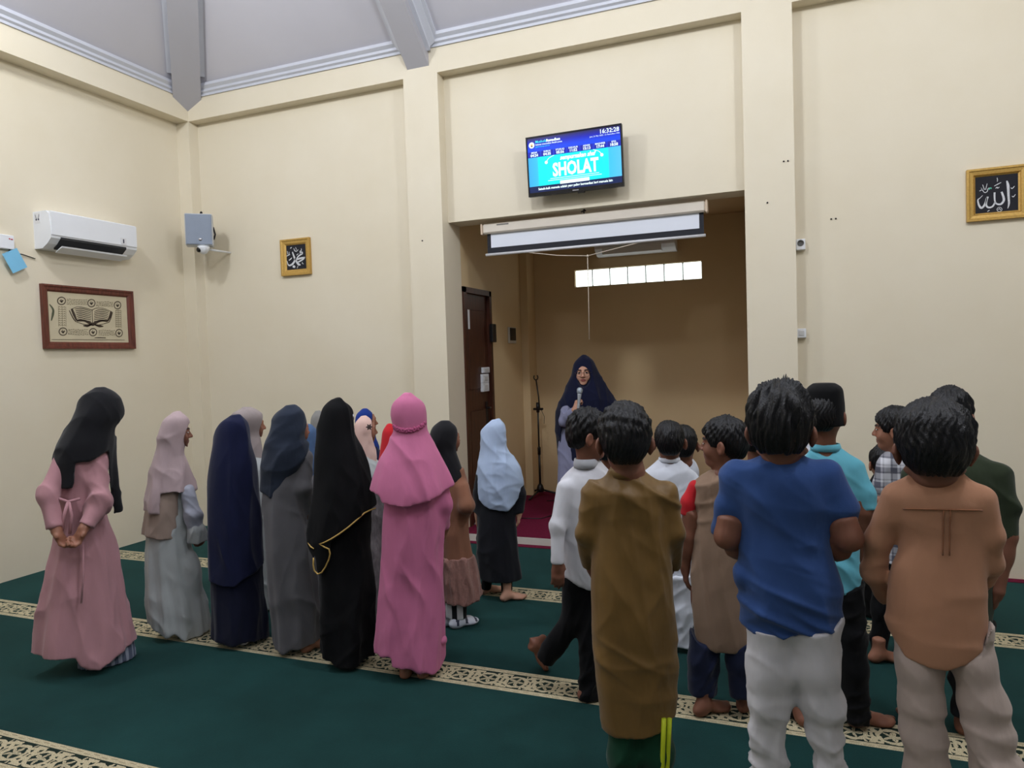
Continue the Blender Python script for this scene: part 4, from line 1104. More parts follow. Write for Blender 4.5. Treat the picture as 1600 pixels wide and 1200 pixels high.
    # ---- hair and headwear
    def hair(s, thick=0.012, top=0.018, seed=1, messy=0.004, nape=-0.062, mat=None):
        hk = s.hk; T = s.T; F = Fld(s.hc-0.17, s.hc+0.18, 0.0042)
        F.add(elli(T(0, -0.012, 0.026+top*0.35), ((0.070+thick)*hk, (0.089+thick)*hk, (0.080+top)*hk), s.hR))
        F.add(elli(T(0, -0.060, -0.010), (0.058*hk, 0.044*hk, 0.060*hk), s.hR), 0.03)
        R_, hc = s.hR, s.hc
        def keepfn(x, y, z):
            d = [x-hc[0], y-hc[1], z-hc[2]]; lx, ly, lz = [(d[0]*R_[i][0]+d[1]*R_[i][1]+d[2]*R_[i][2])/hk for i in range(3)]
            # hair line height by position front/back
            yy = np.array([-0.2, -0.035, -0.012, 0.012, 0.040, 0.056, 0.075, 0.2]); zz = np.array([nape, nape, -0.005, -0.008, -0.004, 0.030, 0.048, 0.060])
            return (np.interp(ly, yy, zz)-lz)*hk*0.8
        F.keep(keepfn)
        for sg in (-1, 1): F.cut(elli(T(sg*0.092, -0.008, -0.014), (0.026*hk, 0.027*hk, 0.036*hk), s.hR), 0.006)
        r = np.random.RandomState(seed)
        D = [(r.randn(3)*60, r.uniform(0, 6.28)) for _ in range(8)]
        def dp(V):
            fine = 0.0016*np.sin((np.arctan2(*( ((V-hc)@R_.T)[:, :2].T ))*46+4*np.sin(V@D[2][0]*0.6)+((V-hc)@R_.T)[:, 2]*30))
            Lc = (V-hc)@R_.T; az = np.arctan2(Lc[:, 0], Lc[:, 1]+0.02); el = Lc[:, 2]
            q = 0
            for i, (d, p_) in enumerate(D): q = q+np.sin(az*(9+4*i)+d[0]*0.12*Lc[:, 2]*10+p_+np.sin(V@d*0.5))*(0.8 if i < 4 else 0.5)
            up_ = np.clip(Lc[:, 2]/0.08, 0, 1)
            return fine+messy*(0.35*q*(0.4+0.6*up_)+0.8*up_*np.sin(V@D[0][0]+D[0][1])*np.sin(V@D[1][0]*0.8))
        s.hairo = fld_obj(F, 'hair', mat or M_HAIR, s.root, 1, dp)
        return s

    # ---- garments
    def garment(s, name, mat, rows=None, ratio=0.8, w=0.0, hem=None, fold=None, sleeves=(), k=0.03, disp=None, cuts=(), ex=2.0, vox=0.007, parent=None, its=2, adds=(), neck=None, top=None, ellis=(), inside=None):
        pr = []
        if rows:
            tb = s.rows(rows, ratio, w)
            if name == 'headscarf':          # round the crown off
                i = int(np.argmax(tb[0])); q = [(0.0065, 0.68), (0.0105, 0.30)]
                for dz, k_ in q:
                    for a_, v_ in zip(tb, (tb[0][i]+dz, tb[1][i], tb[2][i], tb[3][i]*k_, tb[4][i]*k_)): a_.append(v_)
            pr.append(loft(*tb, fold=fold, ex=ex))
        for e in ellis: pr.append(e)
        sl = []
        for pts, rad, cut in sleeves:
            P = [p if isinstance(p, np.ndarray) else s.L(*p) for p in pts]; R_ = [s.R(q) if q > 1.5 else q for q in rad]
            end = (P[-1], unit(P[-1]-P[-2])) if cut else None
            sl.append(chain(P, R_, end, 0.025))
        lo = np.min([q[1] for q in pr+sl+list(adds)], 0)-0.03; hi = np.max([q[2] for q in pr+sl+list(adds)], 0)+0.03
        F = Fld(lo, hi, vox)
        for q in pr: F.add(q, k if q is not pr[0] else 0)
        for q in adds: F.add(q, k)
        for q in sl: F.add(q, k)
        if hem:
            hw_ = 0.75*s.rows(rows[-1:], ratio, w)[4][0] if rows else 0.0
            P = [s.L(x, y, w-hw_) for x, y in hem]; hx = np.array([p[0] for p in P]); hz = np.array([p[2] for p in P]); o = np.argsort(hx)
            zz = np.interp(F.ax[0], hx[o], hz[o])[:, None, None]
            F.F = np.maximum(F.F, (zz-F.ax[2][None, None, :]).astype(np.float32)+0*F.ax[1][None, :, None].astype(np.float32))
        for c in cuts: F.cut(c, 0.008)
        hf = None
        if hem: hf = (hx[o], hz[o])
        elif rows: hf = (np.array([-1., 1.]), np.full(2, min(s.rows(rows, ratio, w)[0])))
        if inside and inside in s.gar:
            G, gh = s.gar[inside]; B = resample(G, F)+0.016
            zz = np.interp(F.ax[0], gh[0], gh[1])[:, None, None]
            free = (F.ax[2][None, None, :]-zz-0.012)+0*F.ax[1][None, :, None]
            F.F = np.maximum(F.F, np.minimum(B, free).astype(np.float32))
        s.gar[name] = (F, hf)
        F.keep(lambda x, y, z: 0.003-z+0*x+0*y)
        s.cover.append(F)
        return fld_obj(F, name, mat, parent or s.root, its, disp)
    def faceopen(s, a=0.0, b=0.105, c=-0.010, ra=0.056, rb=0.075, rc=0.082):
        return elli(s.T(a, b, c), (ra*s.hk, rb*s.hk, rc*s.hk), s.hR)
    def tube(s, name, mat, pts, r, parent=None, n=8):
        return MB().tube(pts, r, n).build(name, mat, parent or s.root)
    def ring(s, name, mat, c, ax, rx, ry, hgt, th=0.006, parent=None, tilt=None):
        """collar band: an upright oval ring"""
        f, r = ax; V = []; n = 36; u_ = A3(0, 0, 1) if tilt is None else unit(tilt)
        for rr, z in ((0, 0), (th*0.5, hgt*0.5), (0, hgt), (-th, hgt), (-th*0.6, hgt*0.5), (-th, 0)):
            for i in range(n):
                t = 2*math.pi*i/n; V.append(c+r*math.cos(t)*(rx+rr-z*0.10)+f*math.sin(t)*(ry+rr-z*0.10)+u_*z)
        Fc = [(j*n+i, j*n+(i+1) % n, ((j+1) % 6)*n+(i+1) % n, ((j+1) % 6)*n+i) for j in range(6) for i in range(n)]
        return mesh_obj(name, V, Fc, mat, parent or s.root, True)

# ------------------------------------------------------------------ the people
ZA = (0, 580, 2.4); ZB = (300, 590, 2.449); ZC = (460, 600, 2.5); ZD = (840, 540, 5.456); ZE = (820, 620, 2.069); ZF = (1000, 580, 1.9355); ZG = (1300, 580, 1.9355); Z1 = (0, 0, 1.0)
C_DUSTY = cloth('dusty_pink_cloth', (186, 138, 144)); C_BLACKH = cloth('black_scarf', (26, 26, 30), wr=0.15)
C_MAUVE = cloth('mauve_scarf', (186, 164, 166)); C_BROWNC = cloth('taupe_cape', (158, 138, 126)); C_SAGE = cloth('pale_grey_cloth', (178, 182, 182)); C_LILG = cloth('pale_lilac_grey_cloth', (172, 174, 188))
C_NAVY = cloth('navy_cloth', (18, 24, 58), wr=0.2); C_NAVYD = cloth('dark_navy_cloth', (15, 19, 44))
C_TAUPE = cloth('taupe_scarf', (160, 148, 146)); C_SLATE = cloth('slate_scarf', (40, 48, 64)); C_GREY = cloth('grey_cloth', (104, 102, 106)); C_STEEL = cloth('steel_blue_scarf', (78, 104, 142)); C_STONE = cloth('stone_scarf', (140, 138, 134))
C_BLACK = cloth('black_cloth', (12, 12, 15), sheen=0.05, wr=0.3); C_PEACH = cloth('peach_scarf', (232, 196, 184)); C_ROYAL = cloth('royal_blue_scarf', (28, 56, 138)); C_RED = cloth('red_cloth', (206, 40, 48))
C_PINK = cloth('rose_pink_cloth', (206, 118, 156)); C_BROWN = cloth('brown_cloth', (140, 96, 74)); C_TIER = cloth('speckled_brown_cloth', (156, 116, 106), var=0.3, wscale=60); C_ICE = cloth('ice_blue_scarf', (178, 196, 224)); C_BLK2 = cloth('soft_black_cloth', (18, 19, 26))
C_LILAC = cloth('lilac_cloth', (142, 144, 172)); C_WNAVY = cloth('deep_navy_scarf', (17, 22, 50))
C_WHITE = cloth('white_shirt_cloth', (214, 214, 220)); C_WHITE2 = cloth('bright_white_cloth', (226, 230, 240)); C_OLIVE = cloth('olive_brown_satin', (128, 96, 46), rough=0.5, wr=0.35, spec=0.35, var=0.3); C_TRACK = cloth('green_track_cloth', (8, 62, 40), rough=0.6)
C_TAN = cloth('taupe_brown_cloth', (150, 124, 104)); C_BLUE = cloth('blue_shirt_cloth', (50, 78, 132)); C_PANTG = cloth('pale_grey_trouser_cloth', (208, 205, 208), wr=0.5); C_CYAN = cloth('cyan_shirt_cloth', (108, 188, 208)); C_RUST = cloth('tan_orange_cloth', (186, 136, 106), wr=0.35)
C_KHAKI = cloth('khaki_cloth', (186, 168, 158), wr=0.5); C_DGREEN = cloth('dark_green_cloth', (48, 58, 40)); C_DNAVYP = cloth('navy_trouser_cloth', (24, 32, 60)); C_CAP = cloth('velvet_cap', (9, 9, 11), sheen=0.06)
def stripe_cloth(name, c1, c2, freq, ang=True, duty=0.0):
    m, N, L, B = new_mat(name); v, x, y, z = coords(m)
    q = (NX.op(m.node_tree, 'ARCTAN2', y, x) if ang else x)*freq
    L.new(mixc(m, q.sin().gt(duty), rgb(*c1), rgb(*c2)), B.inputs['Base Color']); B.inputs['Roughness'].default_value = 0.9
    return m
def plaid_cloth():
    m, N, L, B = new_mat('plaid_cloth'); v, x, y, z = coords(m)
    s = (x*85.0).sin().gt(0.3)*0.5 + (z*85.0).sin().gt(0.3)*0.5 + ((x*170.0).sin().gt(0.85)+(z*170.0).sin().gt(0.85))*0.3
    L.new(mixc(m, s, rgb(206, 206, 212), rgb(84, 84, 96)), B.inputs['Base Color']); B.inputs['Roughness'].default_value = 0.9
    return m
def V_(P, *q): return [P.L(*a) for a in q]
def arm(P, pts, tip=None, **k):
    p = V_(P, *pts); d = dict(p=p, **k)
    if tip is not None: d['fd'] = P.L(*tip)-p[2]
    return d
VF = lambda seed, amp=0.007, fr=15: wrinkle(seed, amp*2.0, fr, (1, 0.7, 0.03), 0.16, None, 12)      # vertical folds
HF = lambda seed, amp=0.006, fr=20, sp=0.55: wrinkle(seed, amp*1.25, fr*1.2, (0.9, 0.3, 0.6 if seed % 2 else -0.6), sp+0.15, None, 12)   # slanting creases

# --- girl in dusty pink, hands clasped behind her back
P = Person('person in dusty pink dress and black headscarf, hands clasped behind back, nearest left wall', ZA, (305, 1112), 38, 'mid', 1.12, vox=0.005)
P.body((378, 150, 0.0), 66, 28, scarf=True, shw=0.125, sh_c=P.L(292, 322, 0.0),
       arms={'L': arm(P, [(215, 318, -.02), (176, 480, -.08), (212, 600, -.150)], (266, 692, -.185), hand='curl', pn=A3(.7, -.6, .2), thumb=A3(0, -.5, 1)),
             'R': arm(P, [(375, 322, -.06), (378, 485, -.11), (312, 592, -.180)], (258, 690, -.200), hand='curl', pn=A3(-.7, -.6, .1), thumb=A3(0, -.5, 1))})
D = P.garment('dress', C_DUSTY, [(288, 250, 380), (300, 222, 400), (318, 205, 410), (350, 207, 408), (420, 216, 404), (485, 218, 402), (520, 213, 406), (600, 196, 420), (700, 178, 441), (800, 160, 460), (900, 142, 482), (1000, 122, 505), (1050, 112, 514), (1118, 100, 520)], 0.74,
              hem=[(98, 1100), (200, 1084), (285, 1074), (300, 1100), (330, 1112), (370, 1112), (405, 1096), (460, 1058), (515, 1030)],
              fold=folds(1.0, 0.05, 0.0, 0.11, 8, 4), disp=VF(3, 0.006),
              sleeves=[([(230, 340, -.02), (178, 470, -.08), (205, 588, -.135)], [28, 37, 27], True), ([(366, 345, -.04), (380, 480, -.11), (322, 582, -.165)], [30, 41, 31], True)])
P.tube('sash', C_DUSTY, V_(P, (222, 478, -.115), (255, 490, -.135), (300, 478, -.125)), 0.008, D)
P.tube('sash', C_DUSTY, V_(P, (255, 490, -.135), (240, 540, -.14), (232, 600, -.14)), 0.008, D)
P.tube('sash', C_DUSTY, V_(P, (258, 490, -.135), (268, 540, -.14), (262, 610, -.14)), 0.008, D)
P.tube('sash', C_DUSTY, V_(P, (312, 640, -.135), (312, 760, -.155), (305, 870, -.175)), 0.005, D)
P.garment('underskirt', stripe_cloth('striped_underskirt', (150, 156, 172), (88, 96, 116), 46), [(950, 300, 490), (1040, 292, 506), (1128, 284, 514)], 0.7, fold=folds(0.3, 0.02, 0.02, 0.05, 22, 7))
P.garment('headscarf', C_BLACKH, [(64, 352, 398), (70, 328, 420), (88, 306, 440), (115, 292, 456), (150, 276, 468), (180, 262, 466), (205, 246, 440), (240, 222, 428), (275, 200, 426), (320, 193, 420), (380, 196, 415), (450, 200, 412)], 0.86,
          hem=[(185, 282), (196, 380), (204, 446), (276, 436), (283, 345), (330, 336), (372, 318), (404, 300), (415, 470), (432, 545), (440, 540)],
          fold=folds(1.5, 1.0, 0.0, 0.05, 7, 2), disp=HF(8, 0.005, 17), cuts=[P.faceopen()],
          adds=[loft(*P.rows([(190, 398, 444), (260, 402, 436), (340, 403, 440), (420, 404, 450), (480, 407, 460), (520, 420, 464), (548, 428, 440)], 0.9, 0.03))])

# --- girl with mauve headscarf, profile to the right
P = Person('person in pale grey dress, mauve headscarf and brown cape, face in profile', ZA, (668, 992), 68, 'dark', 1.0, vox=0.005)
P.body((652, 232, 0.0), 88, 4, scarf=True, shw=0.105, sh_c=P.L(650, 345, 0.0), face=True, hs=1.0,
       arms={'R': arm(P, [(692, 420, -.07), (722, 540, -.10), (742, 620, -.07)], (756, 662, -.02), hand='curl', pn=A3(-.2, .9, -.3), thumb=A3(.3, 0, 1)), 'L': dict(kind='front')})
P.garment('dress', C_SAGE, [(430, 590, 700), (520, 560, 705), (610, 548, 712), (640, 545, 716), (720, 545, 730), (800, 547, 752), (880, 551, 780), (960, 556, 793), (1012, 562, 795)], 0.72,
          hem=[(550, 965), (590, 985), (622, 1000), (655, 984), (690, 1008), (740, 998), (800, 975)], fold=folds(0.75, 0.05, 0.01, 0.13, 9, 11), disp=VF(12, 0.004, 16),
          ellis=[elli(P.L(724, 760, -.04), (0.05, 0.055, 0.14))])
P.garment('sleeve', C_LILG, None, sleeves=[([(704, 448, -.07), (724, 540, -.09), (740, 612, -.075)], [25, 29, 27], True)], disp=HF(9, 0.006, 26))
P.garment('sleeve_ruffle', C_SAGE, None, sleeves=[([(738, 600, -.085), (744, 634, -.075)], [34, 38], True)], disp=wrinkle(4, 0.008, 40, (1, .6, 0), .3), vox=0.006)
P.garment('cape', C_BROWNC, [(380, 590, 690), (430, 562, 690), (500, 545, 690), (560, 535, 684), (632, 525, 682)], 0.92, hem=[(520, 622), (600, 632), (690, 630)], fold=folds(1.0, 0.6, 0.0, 0.08, 10, 3), disp=VF(2, 0.004))
P.garment('headscarf', C_MAUVE, [(155, 645, 680), (162, 622, 700), (180, 606, 714), (210, 596, 716), (250, 590, 708), (285, 582, 694), (320, 572, 690), (360, 562, 706), (410, 550, 728), (455, 543, 744), (500, 540, 744), (540, 537, 744)], 0.84,
          hem=[(535, 534), (600, 536), (602, 462), (660, 456), (750, 452)], fold=folds(1.1, 0.75, 0.0, 0.06, 8, 6), disp=VF(6, 0.004), cuts=[P.faceopen(0, .112, -.018, .060, .062, .080)])

# --- girl in navy
P = Person('person in long navy headscarf over navy dress, between pale grey and dark grey dresses', ZA, (900, 1022), 50, 'mid', 1.0, vox=0.008)
P.body((872, 235, 0.0), 55, 2, scarf=True, shw=0.10, sh_c=P.L(880, 345, 0.0), arms={'L': dict(kind='front'), 'R': dict(kind='front')})
P.garment('dress', C_NAVYD, [(600, 800, 970), (760, 790, 985), (860, 791, 990), (940, 793, 1000), (1036, 796, 1008)], 0.72, fold=folds(0.5, 0.03, 0.01, 0.07, 8, 2), disp=VF(5, 0.005), hem=[(780, 1022), (870, 1028), (925, 1012), (1010, 1016)])
P.garment('headscarf', C_NAVY, [(168, 862, 905), (174, 840, 922), (190, 824, 934), (220, 808, 940), (260, 798, 942), (300, 788, 952), (350, 780, 966), (420, 776, 975), (520, 774, 980), (620, 773, 985), (720, 774, 992), (810, 776, 996)], 0.80,
          hem=[(770, 798), (830, 812), (880, 806), (930, 770), (1000, 728)], fold=folds(1.0, 0.3, 0.0, 0.05, 7, 9), disp=VF(7, 0.005), cuts=[P.faceopen()])
P.garment('white_sock', C_WHITE, None, ellis=[elli(P.G(914, 1018)+A3(0, -0.02, 0.028), (0.035, 0.06, 0.03))])

# --- girl with slate scarf and grey dress
P = Person('person in dark slate headscarf and long grey dress, just left of the black dress', ZB, (402, 1048), 42, 'mid', 1.04, vox=0.007)
P.body((385, 200, 0.0), 62, 3, scarf=True, shw=0.115, sh_c=P.L(362, 305, 0.0), arms={'L': dict(kind='front'), 'R': arm(P, [(428, 300, -.03), (425, 420, -.05), (445, 505, .05)])},
       legs={'R': dict(ankle=P.G(450, 1046)+A3(0, 0, .055), dir=60)})
P.garment('dress', C_GREY, [(300, 300, 440), (340, 280, 445), (440, 270, 440), (520, 268, 438), (600, 276, 450), (700, 284, 468), (800, 290, 484), (900, 300, 490), (1000, 312, 492), (1072, 318, 495)], 0.72, hem=[(310, 1052), (350, 1060), (372, 1046), (420, 1036), (500, 1012)],
          fold=folds(0.9, 0.05, 0.0, 0.10, 7, 5), disp=VF(8, 0.006), sleeves=[([(434, 305, -.03), (428, 420, -.05), (446, 500, .03)], [30, 30, 24], True)])
P.garment('headscarf', C_SLATE, [(110, 355, 398), (115, 330, 420), (130, 312, 434), (160, 302, 440), (200, 292, 440), (240, 280, 436), (280, 270, 455), (310, 266, 462), (350, 262, 440), (400, 258, 400), (470, 258, 380)], 0.82,
          hem=[(250, 440), (290, 456), (312, 466), (345, 440), (390, 395), (425, 345), (462, 300)], fold=folds(1.1, 0.8, 0.0, 0.06, 7, 1), disp=HF(6, 0.006, 15), cuts=[P.faceopen()])

# --- girl in black with gold trim
P = Person('person in black headscarf with gold edged hem and black dress, beside rose pink dress', ZB, (595, 1100), 42, 'mid', 1.08, vox=0.007)
P.body((556, 178, 0.0), 58, 2, scarf=True, shw=0.115, sh_c=P.L(560, 310, 0.0), arms={'L': dict(kind='front'), 'R': dict(kind='front')})
P.garment('dress', C_BLACK, [(500, 490, 690), (640, 490, 684), (720, 485, 690), (820, 485, 702), (920, 487, 704), (1000, 488, 700), (1132, 490, 690)], 0.72, hem=[(480, 1086), (520, 1092), (545, 1110), (620, 1108), (700, 1076)], fold=folds(0.7, 0.03, 0.0, 0.08, 7, 8), disp=VF(9, 0.006))
HS = P.garment('headscarf', C_BLACK, [(88, 530, 575), (94, 510, 596), (110, 498, 612), (140, 490, 622), (180, 480, 624), (215, 474, 626), (250, 470, 640), (300, 465, 664), (350, 461, 682), (420, 456, 694), (500, 448, 704), (560, 442, 700), (620, 440, 690), (760, 445, 640)], 0.76,
          hem=[(435, 640), (465, 660), (470, 735), (482, 752), (506, 735), (526, 690), (526, 655), (492, 634), (550, 606), (600, 571), (660, 518), (705, 500)][:2]+[(466, 700), (478, 750), (492, 748), (508, 730), (524, 690), (532, 620), (600, 571), (660, 518), (705, 498)],
          fold=folds(1.1, 0.6, 0.0, 0.05, 8, 3), disp=VF(4, 0.005), cuts=[P.faceopen()])
M_TRIM = plain('gold_trim', (206, 170, 96), 0.4, 0.4)
# the gold edge follows the hem around the side nearest the photographer
def surf(P, X, Y, tab, extra=0.006):
    z, cx, cy, rx, ry = tab; p = P.L(X, Y); o = np.argsort(z); z_, a, b, r, q = (np.array(t)[o] for t in (z, cx, cy, rx, ry))
    i = lambda t: np.interp(p[2], z_, t)
    s_ = 1-((p[0]-i(a))/(i(r)+1e-6))**2
    wv = i(b)-i(q)*math.sqrt(max(s_, 0.0))-extra
    return P.L(X, Y, wv)
tabK = P.rows([(250, 470, 640), (300, 465, 664), (350, 461, 682), (420, 456, 694), (500, 448, 704), (560, 442, 700), (620, 440, 690), (760, 445, 640)], 0.76)
P.tube('gold_trim', M_TRIM, [surf(P, x, y, tabK) for x, y in ((702, 500), (680, 508), (660, 518), (630, 545), (600, 571), (565, 597), (532, 618), (505, 632), (488, 636), (505, 648), (524, 656), (528, 675), (524, 695), (510, 726), (496, 746), (481, 752), (468, 738), (464, 715), (465, 690))], 0.0042, HS)
P.tube('gold_trim', M_TRIM, [surf(P, x, y, tabK) for x, y in ((443, 612), (446, 635), (455, 648), (466, 655))], 0.0035, HS)
P.tube('silver_pin', M_CHROME, V_(P, (617, 140, -.02), (618, 162, -.02)), 0.004, HS)

# --- girl in rose pink
P = Person('person in a rose pink headscarf gathered at the nape and a rose pink dress', ZC, (470, 1132), 18, 'mid', 1.08, vox=0.007)
P.body((446, 125, 0.0), 34, 2, scarf=True, shw=0.12, sh_c=P.L(452, 262, 0.0), arms={'L': dict(kind='front'), 'R': arm(P, [(545, 290, 0), (582, 450, -.02), (588, 555, .06)], (586, 600, .09))},
       legs={'L': dict(ankle=P.G(440, 1128)+A3(0, -.03, .05), dir=20), 'R': dict(ankle=P.G(510, 1128)+A3(0, -.03, .05), dir=30)})
D = P.garment('dress', C_PINK, [(380, 360, 565), (480, 346, 576), (540, 342, 584), (620, 339, 582), (700, 336, 583), (800, 331, 585), (900, 322, 588), (1000, 312, 591), (1070, 306, 592), (1145, 304, 592)], 0.64,
              hem=[(295, 1074), (340, 1075), (372, 1070), (378, 1106), (420, 1112), (450, 1104), (480, 1116), (540, 1138), (580, 1126), (600, 1090)], fold=folds(0.95, 0.03, 0.005, 0.09, 7, 12), disp=VF(10, 0.006),
              sleeves=[([(560, 400, 0.0), (584, 470, -.01), (590, 555, .05)], [38, 28, 20], True)])
P.garment('bow', C_PINK, None, ellis=[elli(P.L(584, 998, -.02), (0.016, 0.02, 0.022)), elli(P.L(572, 1006, -.03), (0.012, 0.015, 0.014))], parent=D, vox=0.004)
HS = P.garment('headscarf', C_PINK, [(43, 420, 462), (48, 400, 484), (62, 386, 500), (85, 377, 512), (120, 374, 517), (160, 382, 517), (178, 388, 514), (190, 386, 518), (220, 370, 536), (260, 348, 558), (300, 328, 578), (350, 310, 600), (400, 296, 622), (430, 290, 628), (480, 288, 628)], 0.70,
          hem=[(285, 432), (328, 441), (338, 470), (380, 476), (430, 478), (500, 464), (560, 440), (632, 404)], fold=folds(1.25, 0.85, 0.0, 0.075, 8, 15), disp=VF(14, 0.0035), cuts=[P.faceopen()])
tabK = P.rows([(150, 380, 517), (178, 388, 514), (200, 380, 524)], 0.70)
gt = [surf(P, x, y, tabK, 0.004) for x, y in ((388, 165), (395, 172), (405, 177), (420, 182), (440, 183), (460, 181), (480, 174), (498, 164), (510, 152))]
gb = MB()
for i in range(48):
    t = i/47*(len(gt)-1); j = min(int(t), len(gt)-2); p = gt[j]*(1-t+j)+gt[j+1]*(t-j); z_ = 0.006*math.sin(i*2.4)
    gb.lathe((p[0], p[1], p[2]+z_), [(0.001, -0.009), (0.0075, -0.004), (0.0085, 0.0), (0.006, 0.006), (0.001, 0.009)], 7)
gb.build('gathered_band', cloth('deep_rose_cloth', (176, 84, 124)), HS)

# --- small girl, black scarf and brown tiered dress
P = Person('person in black headscarf and brown tiered dress with white shoes', ZC, (660, 948), 48, 'mid', 0.98, vox=0.006)
P.body((590, 215, 0.0), 56, 0, scarf=True, shw=0.105, sh_c=P.L(610, 330, 0.0), arms={'L': dict(kind='front'), 'R': arm(P, [(652, 410, -.05), (672, 475, -.09), (640, 515, .08)])},
       legs={'R': dict(ankle=P.G(640, 950)+A3(0, 0, .055), knee=P.L(645, 800, 0), dir=62), 'L': dict(ankle=P.G(600, 940)+A3(0, .0, .055), dir=55)})
D = P.garment('dress', C_BROWN, [(330, 560, 660), (390, 560, 676), (440, 565, 684), (520, 575, 680), (600, 580, 684), (690, 583, 702)], 0.75, fold=folds(0.8, 0.4, 0.0, 0.04, 8, 3), disp=VF(15, 0.004), sleeves=[([(655, 405, -.05), (674, 475, -.085), (645, 512, .04)], [26, 30, 22], True)])
P.garment('tier', C_TIER, [(672, 584, 704), (690, 582, 712), (750, 582, 724), (820, 584, 734), (866, 586, 740)], 0.80, hem=[(580, 866), (680, 866), (745, 838)], fold=folds(0.4, 0.1, 0.04, 0.09, 15, 6), disp=VF(16, 0.006, 22), parent=D)
stg = stripe_cloth('striped_leggings', (226, 226, 228), (24, 24, 28), 95, False, 0.15)
P.garment('leggings', stg, None, sleeves=[([(642, 800, 0), (642, 912, 0)], [33, 31], True), ([(602, 800, .02), (600, 905, .02)], [31, 29], True)], vox=0.006)
F = Fld(A3(-.25, -.25, -.02), A3(.25, .3, .2), 0.005)
for d in P.legs.values(): P.foot(F, d, P.sc, 0.007, False); F.add(caps(d['ankle'], d['ankle']-A3(0, 0, .02), 0.036, 0.036), 0.02)
F.keep(lambda x, y, z: 0.002-z+0*x+0*y)
def shoe_pat(Cc): return ((np.sin(Cc[:, 0]*90+Cc[:, 1]*40) > 0.72) & (Cc[:, 2] > 0.022)).astype(int)
fld_obj(F, 'shoes', None, P.root, 1, None, [plain('white_shoe', (218, 222, 234), 0.5), plain('dark_print', (60, 64, 84), 0.6)], shoe_pat)
P.garment('headscarf', C_BLACKH, [(150, 570, 610), (156, 548, 626), (172, 536, 636), (200, 530, 641), (230, 532, 636), (260, 540, 630), (300, 548, 645), (350, 552, 662), (395, 556, 672)], 0.84, hem=[(540, 386), (620, 388), (680, 386)], fold=folds(1.0, 0.8, 0.0, 0.05, 7, 4), disp=VF(17, 0.004), cuts=[P.faceopen()])

# --- small barefoot girl, ice blue scarf
P = Person('person in ice blue headscarf and black dress, barefoot in front of the alcove', ZC, (798, 838), 24, 'light', 0.95, vox=0.005)
P.body((780, 205, 0.0), 48, 2, scarf=True, shw=0.11, sh_c=P.L(796, 312, 0.0),
       arms={'L': arm(P, [(728, 350, 0), (716, 440, -.01), (716, 510, .02)]), 'R': arm(P, [(866, 350, 0), (880, 430, -.02), (877, 505, -.02)], (874, 560, .0), hand='hang', pn=A3(-1, .2, 0), thumb=A3(.3, 1, 0))},
       legs={'R': dict(ankle=P.G(832, 848)+A3(0, 0, .053), dir=74), 'L': dict(ankle=P.G(748, 820)+A3(0, .0, .053), dir=66)})
P.garment('dress', C_BLK2, [(330, 735, 865), (420, 722, 868), (500, 715, 862), (600, 710, 872), (680, 712, 880), (740, 720, 890), (776, 726, 894)], 0.70, hem=[(705, 760), (740, 776), (850, 776), (900, 768)], fold=folds(0.7, 0.25, 0.0, 0.05, 7, 3), disp=VF(18, 0.005),
          sleeves=[([(866, 360, 0), (880, 430, -.015), (877, 500, -.015)], [24, 22, 19], True), ([(730, 360, 0), (718, 430, 0), (716, 500, .01)], [22, 20, 17], True)])
P.garment('leggings', C_BLACK, None, sleeves=[([(826, 700, .0), (830, 812, -.02)], [25, 22], True), ([(760, 700, .04), (748, 800, .06)], [24, 20], True)])
P.garment('headscarf', C_ICE, [(144, 768, 802), (148, 750, 815), (160, 739, 824), (185, 731, 828), (215, 726, 829), (245, 724, 830), (275, 720, 845), (300, 716, 868), (330, 712, 886), (380, 709, 894), (430, 709, 892), (500, 718, 880)], 0.74,
          hem=[(705, 405), (718, 452), (740, 478), (765, 490), (800, 496), (830, 493), (862, 472), (885, 440), (896, 400)], fold=folds(1.0, 0.6, 0.0, 0.03, 7, 2), disp=dsum(HF(21, 0.006, 17, 0.35), wrinkle(5, 0.004, 26, (-.5, .2, 1), .3)), cuts=[P.faceopen()])

# --- the girls half hidden behind
def back_girl(label, zoom, ground, head, hrows, hem, sc_mat, dr_mat, hw_, face=60, hyaw=80, scale=0.97, flap=True, skin='mid'):
    P = Person(label, zoom, ground, face, skin, scale, vox=0.008)
    P.body(head, hyaw, 4, shw=0.095, scarf=True, arms={'L': dict(kind='front'), 'R': dict(kind='front')})
    sz = P.sh_c[2]; c = P.sh_c
    P.garment('dress', dr_mat, None, ellis=[loft([0.012, sz*0.5, sz*0.92, sz+0.02], [0, c[0]*.5, c[0], c[0]], [0, 0, c[1], c[1]], [hw_*1.15, hw_*0.98, hw_*0.95, 0.06], [hw_*1.0, hw_*0.75, hw_*0.68, 0.05], fold=folds(sz, 0.05, 0.0, 0.09, 8, int(ground[0])))], disp=VF(int(ground[1]), 0.005))
    o = P.garment('headscarf', sc_mat, hrows, 0.82, hem=hem, fold=folds(1.1, 0.7, 0.0, 0.04, 7, 5), disp=VF(33, 0.004), cuts=[P.faceopen()])
    return P, o
back_girl('person in a taupe headscarf, half hidden behind the navy dressed girl', ZB, (240, 880), (222, 182, 0), [(117, 190, 228), (122, 168, 252), (136, 152, 270), (155, 146, 277), (185, 160, 272), (215, 180, 260), (250, 172, 268), (300, 165, 276), (360, 160, 282), (430, 158, 286)], [(150, 425), (290, 425)], C_TAUPE, C_SAGE, 0.16)
back_girl('person in steel blue headscarf, hidden behind slate and black scarves', ZB, (440, 928), (444, 245, 0), [(185, 430, 462), (190, 416, 476), (210, 408, 484), (245, 405, 486), (280, 404, 490), (330, 396, 498), (420, 390, 505)], [(380, 415), (510, 415)], C_STEEL, C_GREY, 0.14, scale=0.9)
